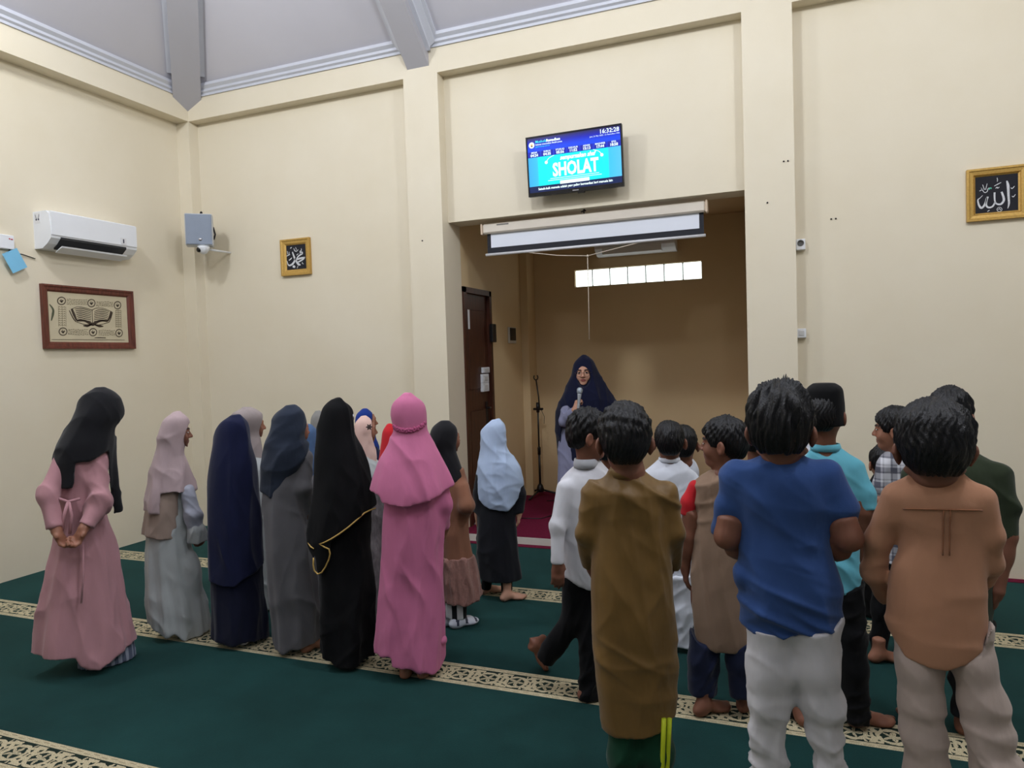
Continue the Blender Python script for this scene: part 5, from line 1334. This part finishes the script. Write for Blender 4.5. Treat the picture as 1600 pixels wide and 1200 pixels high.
back_girl('person in a stone grey headscarf, only its top showing beside the black scarf', ZB, (490, 796), (482, 185, 0), [(132, 468, 492), (137, 458, 506), (155, 452, 516), (185, 450, 518), (220, 450, 520), (280, 440, 528), (360, 432, 534)], [(420, 355), (550, 355)], C_STONE, C_GREY, 0.14, scale=0.95)
P, o = back_girl('person in a peach headscarf with a dark star, behind the black scarf', ZC, (287, 830), (268, 180, 0), [(129, 256, 284), (134, 243, 296), (150, 234, 306), (180, 230, 310), (215, 232, 308), (250, 240, 318), (300, 245, 322), (360, 240, 328), (430, 236, 332)], [(220, 425), (350, 425)], C_PEACH, C_SAGE, 0.15)
sb = MB(); c = P.L(292, 168, -0.096)
for i in range(6):
    a = i*math.pi/3; e = A3(math.cos(a), 0, math.sin(a)); f_ = A3(-math.sin(a), 0, math.cos(a)); sb.add([c, c+e*0.012+f_*0.006, c+e*0.024, c+e*0.012-f_*0.006, c+A3(0, -.004, 0), c+e*0.012+f_*0.006+A3(0, -.003, 0), c+e*0.024+A3(0, -.002, 0), c+e*0.012-f_*0.006+A3(0, -.003, 0)], [(0, 1, 2, 3), (4, 5, 6, 7), (0, 1, 5, 4), (1, 2, 6, 5), (2, 3, 7, 6), (3, 0, 4, 7)])
sb.build('star', plain('dark_star', (40, 30, 34), 0.6), o)
back_girl('person in a royal blue headscarf, behind the peach headscarf', ZC, (308, 738), (274, 145, 0), [(99, 262, 288), (104, 250, 300), (118, 240, 308), (145, 236, 311), (180, 240, 312), (210, 246, 318), (250, 250, 328), (300, 250, 338), (380, 250, 344)], [(230, 375), (360, 375)], C_ROYAL, C_NAVY, 0.15)
P, o = back_girl('person in a red headscarf and patterned grey skirt, hidden behind the rose pink dress', ZC, (365, 920), (372, 215, 0), [(162, 360, 384), (167, 348, 396), (185, 340, 404), (215, 338, 406), (250, 332, 410), (300, 322, 414), (400, 316, 418), (515, 316, 418)], [(300, 512), (430, 512)], C_RED, cloth('patterned_grey_cloth', (128, 120, 122), var=0.55, wscale=45), 0.12, scale=0.95)

# --- woman with the microphone
P = Person('person in a long navy headscarf and glasses speaking into a microphone in the alcove', ZD, (400, 1484), 176, 'light', 1.18, z0=ZS+0.006, vox=0.0045)
P.body((392, 232, -0.02), 184, 3, scarf=True, opn=(.066, .080, .090), shw=0.155, sh_c=P.L(402, 400, 0.01), face=True, hs=1.09,
       arms={'R': arm(P, [(262, 470, -.01), (222, 650, -.13), (318, 545, -.255)], (348, 448, -.27), hand='fist', pn=A3(.75, .35, .2), thumb=A3(0.1, -.6, .7)), 'L': dict(kind='front')})
tabW = [(88, 386, 412), (94, 358, 438), (108, 332, 460), (135, 314, 478), (175, 306, 494), (230, 292, 515), (300, 264, 556, .72), (400, 214, 626, .62), (500, 174, 690, .56), (600, 144, 722, .53), (700, 152, 736, .52), (800, 163, 740, .52), (950, 176, 742, .52), (1090, 184, 740, .52)]
P.garment('dress', C_LILAC, [(420, 270, 560), (700, 182, 650), (1000, 180, 690), (1300, 165, 705), (1478, 155, 715)], 0.55, fold=folds(0.9, 0.05, 0.02, 0.08, 9, 4), disp=VF(22, 0.006))
P.garment('headscarf', C_WNAVY, tabW, 0.86, w=0.0, hem=[(136, 1070), (180, 1088), (192, 1080), (200, 700), (262, 690), (290, 980), (320, 1000), (560, 1080), (745, 1060)], fold=folds(1.2, 0.3, 0.0, 0.05, 8, 9), disp=VF(23, 0.005), cuts=[elli(P.T(0, .112, -.016), (.070*P.hk, .082*P.hk, .094*P.hk), P.hR)])
P.garment('sleeve', C_LILAC, None, sleeves=[([(250, 560, -.10), (224, 645, -.135), (312, 556, -.245)], [50, 44, 33], True)], disp=HF(24, 0.006, 26))
gl = MB()
for sg in (-1, 1):
    gl.tube([P.T(sg*.031+.024*math.cos(t), .093-.10*abs(.024*math.cos(t)*sg+.031)**2*4, .002+.024*math.sin(t)) for t in np.linspace(0, 2*math.pi, 22)], 0.0016, 6); gl.tube([P.T(sg*.055, .089, .006), P.T(sg*.068, .06, .006)], 0.0014, 6)
gl.tube([P.T(-.008, .0975, .006), P.T(0, .100, .009), P.T(.008, .0975, .006)], 0.0014, 6)
gl.build('glasses', plain('brown_metal_frame', (96, 70, 56), 0.3, 0.6), P.root)
p0, p1 = P.L(344, 585, -.285), P.L(362, 350, -.300)
ax_ = unit(p1-p0); Rw = Matrix.Rotation(math.atan2(P.u[1], P.u[0]), 3, 'Z')
mic = empty('microphone'); tag(mic, 'silver handheld microphone held upright in front of the speaking person', 'microphone')
mic.matrix_world = Matrix.Translation(Vector(P.pos)+Rw @ Vector(p0)) @ (Rw @ Vector((0, 0, 1)).rotation_difference(Vector(ax_)).to_matrix()).to_4x4()
Lm = float(np.linalg.norm(p1-p0))
MB().lathe((0, 0, 0), [(0.010, 0), (0.012, 0.01), (0.014, Lm*.55), (0.019, Lm*.72), (0.018, Lm*.76)], 18).build('handle', plain('silver_handle', (196, 202, 210), 0.35, 0.3), mic)
MB().lathe((0, 0, 0), [(0.011, -.001), (0.0125, 0.02), (0.013, 0.055), (0.0115, 0.056)], 18).build('black_base', M_BLACK, mic)
MB().lathe((0, 0, Lm*.74), [(0.018, 0), (0.025, 0.014), (0.027, 0.03), (0.024, 0.046), (0.014, 0.056), (0.003, 0.059)], 20).build('grille_head', plain('pale_mesh', (186, 198, 208), 0.4, 0.4, bmp=0.6, scale=40), mic)
MB().tube([P.L(344, 590, -.285), P.L(350, 640, -.25), P.L(380, 700, -.22)], 0.004)

# --- boys
def trousers(P, mat, legs, k=0.03, disp=None, name='trousers', cut=True, inside='shirt'):
    sl = [(p, r, cut) for p, r in legs]
    pel = []
    a = [P.L(*legs[0][0][0]), P.L(*legs[1][0][0])]; r0 = P.R(legs[0][1][0])
    pel.append(caps(a[0]+A3(0, 0, .03), a[1]+A3(0, 0, .03), r0*0.98, r0*0.98))
    return P.garment(name, mat, None, sleeves=sl, adds=pel, k=k, inside=inside if inside in P.gar else 'kurta', disp=disp or HF(int(P.dep*100), 0.006, 22))
def collar(P, mat, X0, X1, Y, hgt=0.03, parent=None, w=0.0, tilt=None):
    a, b = P.L(X0, Y, w), P.L(X1, Y, w); f, r = P.fr(0)
    return P.ring('collar', mat, (a+b)/2, (f, r), (b[0]-a[0])/2, (b[0]-a[0])/2*0.95, hgt, 0.006, parent, tilt)

# striding boy in white shirt
P = Person('person in a white long sleeved shirt and black trousers stepping forward on raised heel', ZE, (209, 985), 72, 'dark', 1.06, vox=0.005)
an = P.G(60, 895)+A3(-.02, .02, 0.145)
P.body((208, 122, 0.02), 82, 8, htop=40, shw=0.12, sh_c=P.L(206, 262, 0.03), face=True,
       arms={'L': dict(kind='front'), 'R': arm(P, [(128, 300, -.05), (104, 420, -.07), (112, 536, -.05)], (120, 612, -.03), hand='hang', pn=A3(1, .3, 0), thumb=A3(.2, -.2, -.2)+A3(.9, 0, 0))} if False else
       {'R': dict(kind='front'), 'L': arm(P, [(122, 295, -.04), (102, 420, -.075), (106, 536, -.085)], (108, 612, -.09), bare=1.93, hand='hang', pn=A3(-.25, 1, 0), thumb=A3(.9, .1, 0))},
       legs={'pel': P.L(188, 610, 0.03), 'L': dict(ankle=an, knee=P.L(158, 728, .06), dir=70, toe=58), 'R': dict(ankle=P.G(208, 985)+A3(0, .02, .058), knee=P.L(212, 800, .02), dir=70)})
P.hair(seed=3, messy=0.006, top=0.022)
S = P.garment('shirt', C_WHITE, [(206, 182, 236), (222, 160, 258), (245, 130, 280), (275, 110, 298), (320, 103, 308), (400, 105, 310), (500, 112, 306), (570, 118, 300), (628, 125, 295)], 0.68, 0.03, hem=[(100, 565), (130, 590), (205, 624), (305, 620)],
          disp=HF(31, 0.005, 22), sleeves=[([(128, 295, -.035), (105, 420, -.07), (107, 540, -.085)], [25, 23, 21], True)])
collar(P, cloth('grey_white_collar', (186, 188, 194)), 158, 238, 228, 0.042, S, 0.02)
trousers(P, C_BLACK, [([(165, 595, .03), (160, 715, .06), (64, 850, .12)], [46, 42, 33]), ([(205, 600, .03), (212, 790, .02), (208, 975, .02)], [46, 38, 36])])

# boy in olive kurta
P = Person('person in long olive brown kurta over green track trousers with yellow stripes', ZE, (366, 1305), 4, 'dark', 1.12, vox=0.005)
P.body((322, 118, 0.0), -4, 2, htop=24, shw=0.155, sh_c=P.L(345, 280, 0.0), hs=1.03,
       arms={'L': arm(P, [(222, 310, 0), (196, 440, .0), (222, 555, .12)], hand='curl'), 'R': arm(P, [(462, 310, 0), (486, 440, .0), (462, 555, .12)], hand='curl')},
       legs={'pel': P.L(352, 640, 0), 'L': dict(ankle=P.G(322, 1305)+A3(0, 0, .055), dir=-8), 'R': dict(ankle=P.G(425, 1305)+A3(0, 0, .055), dir=14)})
P.hair(seed=5, messy=0.005, top=0.024, thick=0.016)
S = P.garment('kurta', C_OLIVE, [(238, 296, 374), (250, 270, 396), (264, 244, 422), (286, 218, 456), (312, 208, 478), (350, 218, 476), (400, 226, 470), (500, 221, 474), (600, 212, 480), (700, 215, 488), (800, 221, 492), (900, 229, 494), (1000, 239, 494), (1060, 247, 492), (1112, 254, 486)], 0.60,
          hem=[(235, 1100), (300, 1105), (400, 1098), (440, 1088), (500, 1058)], fold=folds(1.0, 0.3, 0.0, 0.03, 6, 2), disp=dsum(wrinkle(41, 0.011, 14, (.5, .3, .9), .5), VF(2, 0.003)),
          sleeves=[([(222, 312, 0), (192, 440, 0), (206, 545, .09)], [36, 29, 23], True), ([(462, 312, 0), (488, 440, 0), (480, 552, .09)], [35, 27, 22], True)])
collar(P, C_OLIVE, 274, 388, 258, 0.036, S)
TR = trousers(P, C_TRACK, [([(322, 980, 0), (322, 1150, 0), (322, 1290, .02)], [55, 53, 45]), ([(422, 980, 0), (424, 1150, 0), (425, 1290, .02)], [55, 53, 45])])
M_YEL = plain('yellow_stripe', (212, 226, 40), 0.6)
for x0, x1, w_ in ((468, 460, -.045), (450, 444, -.060)):
    P.tube('stripe', M_YEL, [P.L(x0, 1040, w_-.002), P.L((x0+x1)/2, 1120, w_-.002), P.L(x1, 1200, w_), P.L(x1-3, 1285, w_+.014)], 0.0085, TR)

# boys in white at the front
P = Person('person in white shirt and white trousers from behind, between olive and brown kurtas', ZE, (495, 822), 0, 'dark', 0.98, vox=0.006)
P.body((467, 128, 0.0), -2, 0, htop=72, shw=0.12, sh_c=P.L(468, 240, 0), arms={'L': dict(kind='front'), 'R': dict(kind='front')},
       legs={'pel': P.L(485, 560, 0), 'L': dict(ankle=P.G(460, 822)+A3(0, 0, .055)), 'R': dict(ankle=P.G(518, 822)+A3(0, 0, .055))})
P.hair(seed=8, messy=0.003, top=0.012, thick=0.010)
S = P.garment('shirt', C_WHITE2, [(204, 436, 498), (216, 414, 520), (232, 392, 544), (262, 384, 552), (320, 388, 548), (400, 398, 538), (500, 418, 524), (580, 430, 518)], 0.62, disp=HF(32, 0.005, 22), sleeves=[([(400, 262, 0), (388, 360, .02), (400, 440, .08)], [20, 18, 15], True), ([(540, 262, 0), (546, 360, .02), (530, 440, .08)], [20, 18, 15], True)])
collar(P, C_WHITE2, 432, 502, 210, 0.025, S)
trousers(P, C_WHITE2, [([(460, 560, 0), (458, 690, 0), (458, 806, 0)], [36, 31, 28]), ([(505, 560, 0), (512, 690, 0), (518, 806, 0)], [36, 32, 29])])
P = Person('person in white shirt mostly hidden, one ear showing beside another white shirt', ZE, (536, 752), 5, 'dark', 0.95, vox=0.007)
P.body((512, 130, 0.0), 4, 0, htop=86, shw=0.11, sh_c=P.L(520, 238, 0), arms={'L': dict(kind='front'), 'R': dict(kind='front')})
P.hair(seed=9, messy=0.003, top=0.012, thick=0.010)
P.garment('shirt', C_WHITE2, [(198, 494, 540), (212, 482, 556), (240, 476, 566), (400, 480, 562), (560, 484, 558)], 0.62, disp=HF(35, 0.005, 22))
trousers(P, C_WHITE2, [([(508, 540, 0), (508, 650, 0), (508, 738, 0)], [26, 24, 22]), ([(548, 540, 0), (552, 650, 0), (556, 738, 0)], [26, 24, 22])])
# child in cyan hidden behind the striding boy
P = Person('person in cyan shirt, nearly hidden between striding white shirt and olive kurta', Z1, (952, 985), 20, 'dark', 0.9, vox=0.008)
P.body((953, 700, 0.0), 20, 0, shw=0.10, sh_c=P.L(948, 745, 0), arms={'L': dict(kind='front'), 'R': dict(kind='front')}); P.hair(seed=10, messy=0.003)
P.garment('shirt', C_CYAN, [(727, 938, 962), (732, 930, 968), (745, 924, 974), (800, 924, 974), (870, 922, 976)], 0.62, disp=HF(36, 0.005, 22))
trousers(P, C_BLACK, [([(936, 860, 0), (936, 920, 0), (936, 975, 0)], [14, 12, 11]), ([(962, 860, 0), (964, 920, 0), (966, 975, 0)], [14, 12, 11])])

# boy in taupe vest over red sleeves, profile to the left
P = Person('person in taupe brown kurta over red sleeves, face turned left in profile', ZE, (634, 1020), -18, 'dark', 1.03, vox=0.005)
P.body((640, 138, 0.0), -76, 0, htop=62, shw=0.135, sh_c=P.L(636, 272, 0), face=True,
       arms={'L': arm(P, [(546, 290, 0), (527, 450, 0), (518, 548, .02)], (522, 620, .03), bare=.6, hand='hang', pn=A3(.9, .2, 0), thumb=A3(0, 1, 0)), 'R': dict(kind='front')},
       legs={'pel': P.L(632, 640, 0), 'L': dict(ankle=P.G(580, 1028)+A3(0, 0, .055), knee=P.L(576, 840, 0), dir=52, up=.015), 'R': dict(ankle=P.G(712, 1012)+A3(0, 0, .055), dir=20)})
P.hair(seed=12, messy=0.005, top=0.018, thick=0.012)
S = P.garment('kurta', C_TAN, [(232, 606, 664), (246, 578, 690), (262, 552, 708), (286, 538, 722), (330, 546, 724), (400, 549, 722), (500, 540, 720), (600, 536, 722), (700, 540, 728), (780, 548, 732), (840, 560, 724)], 0.62, hem=[(525, 760), (560, 800), (600, 822), (680, 831), (740, 800)], disp=HF(42, 0.005, 18))
P.garment('red_sleeve', C_RED, None, sleeves=[([(552, 292, 0), (530, 340, 0), (525, 382, 0)], [24, 23, 24], True)], vox=0.006)
trousers(P, C_DNAVYP, [([(584, 730, 0), (577, 850, 0), (574, 955, 0)], [52, 49, 48]), ([(690, 730, 0), (700, 850, 0), (708, 965, 0)], [50, 46, 44])])

# half-hidden boys
def back_boy(label, zoom, ground, head, hyaw, rows, shirt, pants, scale=1.0, seed=1, cyw=0):
    P = Person(label, zoom, ground, 0, 'dark', scale, vox=0.008)
    P.body(head, hyaw, 0, shw=0.115, arms={'L': dict(kind='front'), 'R': dict(kind='front')}); P.hair(seed=seed, messy=0.004)
    P.garment('shirt', shirt, rows, 0.62, disp=HF(seed+50, 0.005, 22)); sz = P.sh_c[2]; c = P.pel; r_ = P.fr(0)[1]
    P.garment('trousers', pants, None, inside='shirt', sleeves=[([c+r_*sg*.065+A3(0, 0, .02), P.legs[s_]['knee'], A3(P.legs[s_]['ankle'][0], P.legs[s_]['ankle'][1], 0.04)], [0.088, 0.066, 0.056], True) for s_, sg in (('L', -1), ('R', 1))])
    return P
back_boy('person with dark hair, hidden between the taupe kurta and the blue shirt', Z1, (1180, 1000), (1181, 686, 0), 0, [(722, 1165, 1198), (730, 1155, 1212), (745, 1146, 1220), (800, 1146, 1220), (880, 1148, 1220)], C_BLK2, C_BLACK, 0.97, 21)
back_boy('person in a white shirt hidden behind the blue shirt and the black cap', Z1, (1246, 985), (1246, 655, 0), 0, [(693, 1232, 1262), (700, 1222, 1272), (715, 1212, 1280), (780, 1212, 1280), (860, 1214, 1280)], C_WHITE2, C_BLACK, 1.03, 22)

# boy in blue, nearest
P = Person('person in blue short sleeved shirt and pale grey trousers, back turned', ZF, (482, 1470), 3, 'dark', 1.16, vox=0.0055)
P.body((426, 140, 0.0), 6, 2, htop=48, shw=0.165, sh_c=P.L(432, 285, 0.0), hs=1.06,
       arms={'L': arm(P, [(292, 312, 0), (262, 500, -.02), (345, 560, .15)], hand='curl', bare=.85), 'R': arm(P, [(570, 312, 0), (634, 505, -.02), (540, 560, .16)], hand='curl', bare=.85)},
       legs={'pel': P.L(460, 760, 0), 'L': dict(ankle=P.G(392, 1470)+A3(0, 0, .06), knee=P.L(390, 1120, .0), dir=-10), 'R': dict(ankle=P.G(590, 1470)+A3(0, 0, .06), knee=P.L(556, 1120, .0), dir=14)})
P.hair(seed=15, messy=0.011, top=0.030, thick=0.018, nape=-0.052)
S = P.garment('shirt', C_BLUE, [(238, 392, 468), (250, 376, 484), (262, 342, 512), (275, 310, 548), (298, 278, 582), (340, 272, 592), (400, 276, 592), (460, 292, 584), (510, 300, 576), (560, 300, 586), (600, 294, 606), (650, 291, 622), (700, 293, 616), (750, 300, 612), (812, 308, 604)], 0.60,
          hem=[(285, 765), (310, 778), (340, 792), (430, 808), (540, 806), (590, 790), (620, 765)], disp=dsum(wrinkle(61, 0.010, 13, (.5, .3, .8), .5), wrinkle(62, 0.020, 19, (.35, .2, 1), .4, lambda V: np.clip((0.95-V[:, 2])*5, 0, 1))),
          sleeves=[([(296, 312, 0), (262, 410, 0), (252, 492, .02)], [44, 40, 40], True), ([(566, 312, 0), (606, 410, 0), (620, 486, .02)], [46, 42, 42], True)], ellis=[elli(P.L(300, 622, -.02), (.022, .04, .03))])
collar(P, cloth('grey_blue_collar', (92, 100, 122)), 376, 482, 256, 0.030, S)
trousers(P, C_PANTG, [([(398, 770, 0), (397, 900, 0), (392, 1000, 0), (388, 1100, .0), (390, 1200, 0), (392, 1440, 0)], [76, 71, 62, 51, 47, 46]), ([(528, 770, 0), (533, 900, 0), (548, 1000, 0), (560, 1100, 0), (574, 1200, 0), (590, 1440, 0)], [76, 68, 60, 51, 46, 46])], disp=dsum(HF(63, 0.007, 17), wrinkle(64, 0.017, 27, (.4, .1, 1), .4, lambda V: np.clip((0.55-V[:, 2])*4, 0, 1))))

# boy with black cap
P = Person('person in cyan shirt and black velvet cap, back turned, behind the blue shirt', ZF, (592, 1066), 6, 'dark', 1.1, vox=0.005)
P.body((556, 140, 0.0), 14, 2, htop=46, shw=0.135, sh_c=P.L(568, 285, 0),
       arms={'L': arm(P, [(505, 300, 0), (485, 425, 0), (505, 515, .1)], bare=.8), 'R': arm(P, [(648, 300, 0), (678, 425, 0), (672, 520, .05)], bare=.8)},
       legs={'pel': P.L(585, 640, 0), 'L': dict(ankle=P.G(488, 1060)+A3(0, 0, .055), dir=-20), 'R': dict(ankle=P.G(668, 1072)+A3(0, 0, .055), dir=62)})
P.hair(seed=17, messy=0.003, top=0.008, thick=0.008)
S = P.garment('shirt', C_CYAN, [(226, 528, 592), (236, 512, 612), (248, 500, 634), (262, 496, 654), (290, 492, 664), (340, 494, 666), (420, 500, 662), (500, 508, 665), (600, 514, 669), (690, 518, 668)], 0.62, hem=[(490, 684), (590, 680), (640, 672), (672, 660)], disp=HF(71, 0.005, 20),
          sleeves=[([(648, 296, 0), (680, 370, 0), (690, 418, 0)], [27, 28, 29], True), ([(505, 296, 0), (484, 370, 0), (478, 418, 0)], [27, 28, 29], True)])
collar(P, C_CYAN, 515, 608, 240, 0.030, S)
P.garment('cap', C_CAP, None, ellis=[loft(*P.rows([(36, 528, 584), (41, 512, 604), (56, 500, 615), (100, 493, 620), (150, 490, 622), (163, 491, 622)], 1.12), ex=2.2, sm=0.006)], vox=0.005, its=1)
trousers(P, C_BLACK, [([(548, 640, 0), (525, 800, 0), (505, 900, 0), (486, 1048, 0)], [42, 40, 38, 36]), ([(632, 640, 0), (642, 800, 0), (648, 900, 0), (656, 1062, 0)], [42, 38, 39, 37])])

# boy in tan-orange kurta
P = Person('person in tan orange kurta and khaki trousers, back turned', ZG, (398, 1600), -4, 'dark', 1.13, vox=0.0055)
P.body((306, 178, 0.0), -10, 4, htop=88, shw=0.17, sh_c=P.L(320, 350, 0), hs=1.08,
       arms={'L': arm(P, [(190, 385, 0), (125, 560, .02), (190, 690, .14)], hand='curl'), 'R': arm(P, [(462, 385, 0), (494, 540, .02), (450, 640, .15)], hand='curl')},
       legs={'pel': P.L(350, 820, 0), 'L': dict(ankle=P.G(298, 1600)+A3(0, 0, .06), knee=P.L(278, 1130, .0), dir=-6), 'R': dict(ankle=P.G(535, 1600)+A3(0, 0, .06), knee=P.L(480, 1130, .0), dir=16)})
P.hair(seed=19, messy=0.006, top=0.024, thick=0.020, nape=-0.058)
S = P.garment('kurta', C_RUST, [(302, 268, 376), (312, 246, 398), (325, 212, 424), (345, 180, 458), (372, 166, 478), (405, 172, 482), (450, 190, 476), (500, 212, 470), (560, 200, 470), (600, 184, 470), (650, 173, 470), (700, 166, 472), (770, 162, 475), (840, 172, 478), (912, 190, 470)], 0.60,
          hem=[(150, 765), (170, 800), (220, 866), (300, 898), (350, 906), (410, 890), (450, 860), (482, 795)], disp=dsum(wrinkle(81, 0.009, 13, (.5, .3, .8), .5), wrinkle(82, 0.020, 22, (.3, .2, 1), .35, lambda V: np.clip((0.85-V[:, 2])*4, 0, 1))),
          sleeves=[([(192, 385, 0), (136, 510, .01), (124, 610, .04), (165, 690, .11)], [42, 36, 34, 26], True), ([(458, 385, 0), (488, 500, .01), (486, 580, .05), (462, 640, .12)], [36, 28, 28, 25], True)])
collar(P, C_RUST, 250, 396, 318, 0.026, S)
tabK = P.rows([(372, 166, 478), (405, 172, 482), (450, 190, 476), (500, 212, 470), (560, 200, 470), (600, 184, 470)], 0.60)
M_SEAM = cloth('dark_tan_seam', (150, 100, 70))
P.tube('yoke_seam', M_SEAM, [surf(P, x, 416+0.02*(x-200), tabK, 0.0035) for x in range(215, 470, 20)], 0.0022, S, 6)
for x in (338, 358): P.tube('pleat', M_SEAM, [surf(P, x-(y-418)*0.02, y, tabK, 0.003) for y in range(418, 560, 20)], 0.0022, S, 6)
trousers(P, C_KHAKI, [([(262, 800, 0), (264, 900, 0), (272, 1000, 0), (280, 1100, 0), (288, 1200, 0), (298, 1560, 0)], [66, 63, 60, 60, 62, 64]), ([(418, 790, 0), (430, 880, 0), (454, 1000, 0), (478, 1100, 0), (498, 1200, 0), (535, 1560, 0)], [52, 58, 60, 64, 68, 68])], disp=dsum(HF(83, 0.008, 14), wrinkle(84, 0.018, 27, (.45, .1, 1), .35, lambda V: np.clip((0.6-V[:, 2])*4, 0, 1))))

# boy in dark green
P = Person('person in dark green short sleeved shirt behind the tan orange kurta', ZG, (348, 1092), 8, 'dark', 1.08, vox=0.005)
P.body((358, 122, 0.0), 18, 2, htop=50, shw=0.16, sh_c=P.L(372, 285, 0),
       arms={'L': arm(P, [(245, 320, 0), (232, 470, -.03), (262, 560, .05)]), 'R': arm(P, [(502, 315, 0), (530, 500, 0), (502, 665, -.02)], (486, 735, .02), bare=.85, hand='hang', pn=A3(-.9, .3, 0), thumb=A3(0, 1, 0))},
       legs={'pel': P.L(352, 680, 0), 'L': dict(ankle=P.G(250, 1086)+A3(0, 0, .055), dir=-15), 'R': dict(ankle=P.G(400, 1088)+A3(0, 0, .055), dir=10)})
P.hair(seed=23, messy=0.006, top=0.020, thick=0.014)
S = P.garment('shirt', C_DGREEN, [(228, 322, 402), (242, 292, 436), (258, 262, 474), (285, 236, 508), (330, 224, 520), (450, 222, 516), (600, 224, 500), (750, 228, 486)], 0.60, disp=HF(91, 0.005, 20), sleeves=[([(504, 312, 0), (530, 410, 0), (534, 500, 0)], [34, 27, 27], True), ([(245, 318, 0), (230, 410, -.02), (230, 480, -.03)], [32, 26, 26], True)])
collar(P, C_DGREEN, 318, 414, 246, 0.032, S)
trousers(P, C_BLACK, [([(295, 720, 0), (268, 900, 0), (250, 1040, 0)], [60, 44, 36]), ([(420, 720, 0), (410, 900, 0), (400, 1040, 0)], [70, 44, 36])])

# boy in plaid, profile to the left
P = Person('person in plaid shirt, face turned left in profile, beside the tan orange kurta', ZG, (182, 872), -55, 'mid', 1.02, vox=0.006)
P.body((188, 168, 0.0), -82, 2, htop=104, shw=0.115, sh_c=P.L(196, 290, 0), face=True, arms={'L': arm(P, [(158, 295, -.03), (148, 400, -.03), (130, 450, .05)], bare=.95), 'R': dict(kind='front')},
       legs={'pel': P.L(190, 560, 0), 'L': dict(ankle=P.G(142, 880)+A3(0, 0, .055), dir=62), 'R': dict(ankle=P.G(215, 872)+A3(0, 0, .055), dir=0)})
P.hair(seed=25, messy=0.005, top=0.016)
S = P.garment('shirt', plaid_cloth(), [(234, 172, 220), (248, 152, 240), (270, 140, 252), (320, 138, 254), (400, 140, 254), (480, 140, 254), (580, 140, 254)], 0.7, disp=HF(95, 0.004, 22), sleeves=[([(160, 285, -.03), (146, 350, -.03), (144, 405, .0)], [22, 20, 19], True)])
trousers(P, C_BLACK, [([(165, 540, 0), (150, 720, 0), (140, 850, 0)], [38, 28, 24]), ([(215, 540, 0), (215, 720, 0), (215, 850, 0)], [38, 28, 24])])
# small child in front of him
P = Person('person, a small dark haired child in black, partly hidden below the plaid shirt', ZG, (136, 745), -10, 'mid', 0.86, vox=0.007)
P.body((156, 248, 0.0), -20, 0, htop=219, shw=0.10, hs=0.97, arms={'L': dict(kind='front'), 'R': dict(kind='front')}); P.hair(seed=27, messy=0.004)
P.garment('shirt', C_BLK2, [(300, 142, 168), (312, 125, 184), (335, 110, 196), (400, 104, 200), (500, 98, 200), (590, 98, 200)], 0.62, disp=HF(96, 0.004, 22))
P.garment('white_print', C_WHITE2, None, ellis=[elli(P.L(97, 515, -.06), (.010, .02, .035)), elli(P.L(96, 560, -.06), (.009, .02, .02))], vox=0.006)
trousers(P, C_BLACK, [([(122, 570, 0), (122, 690, 0), (122, 785, 0)], [26, 22, 20]), ([(174, 570, 0), (174, 690, 0), (174, 785, 0)], [26, 22, 20])])

Person.last.finish()
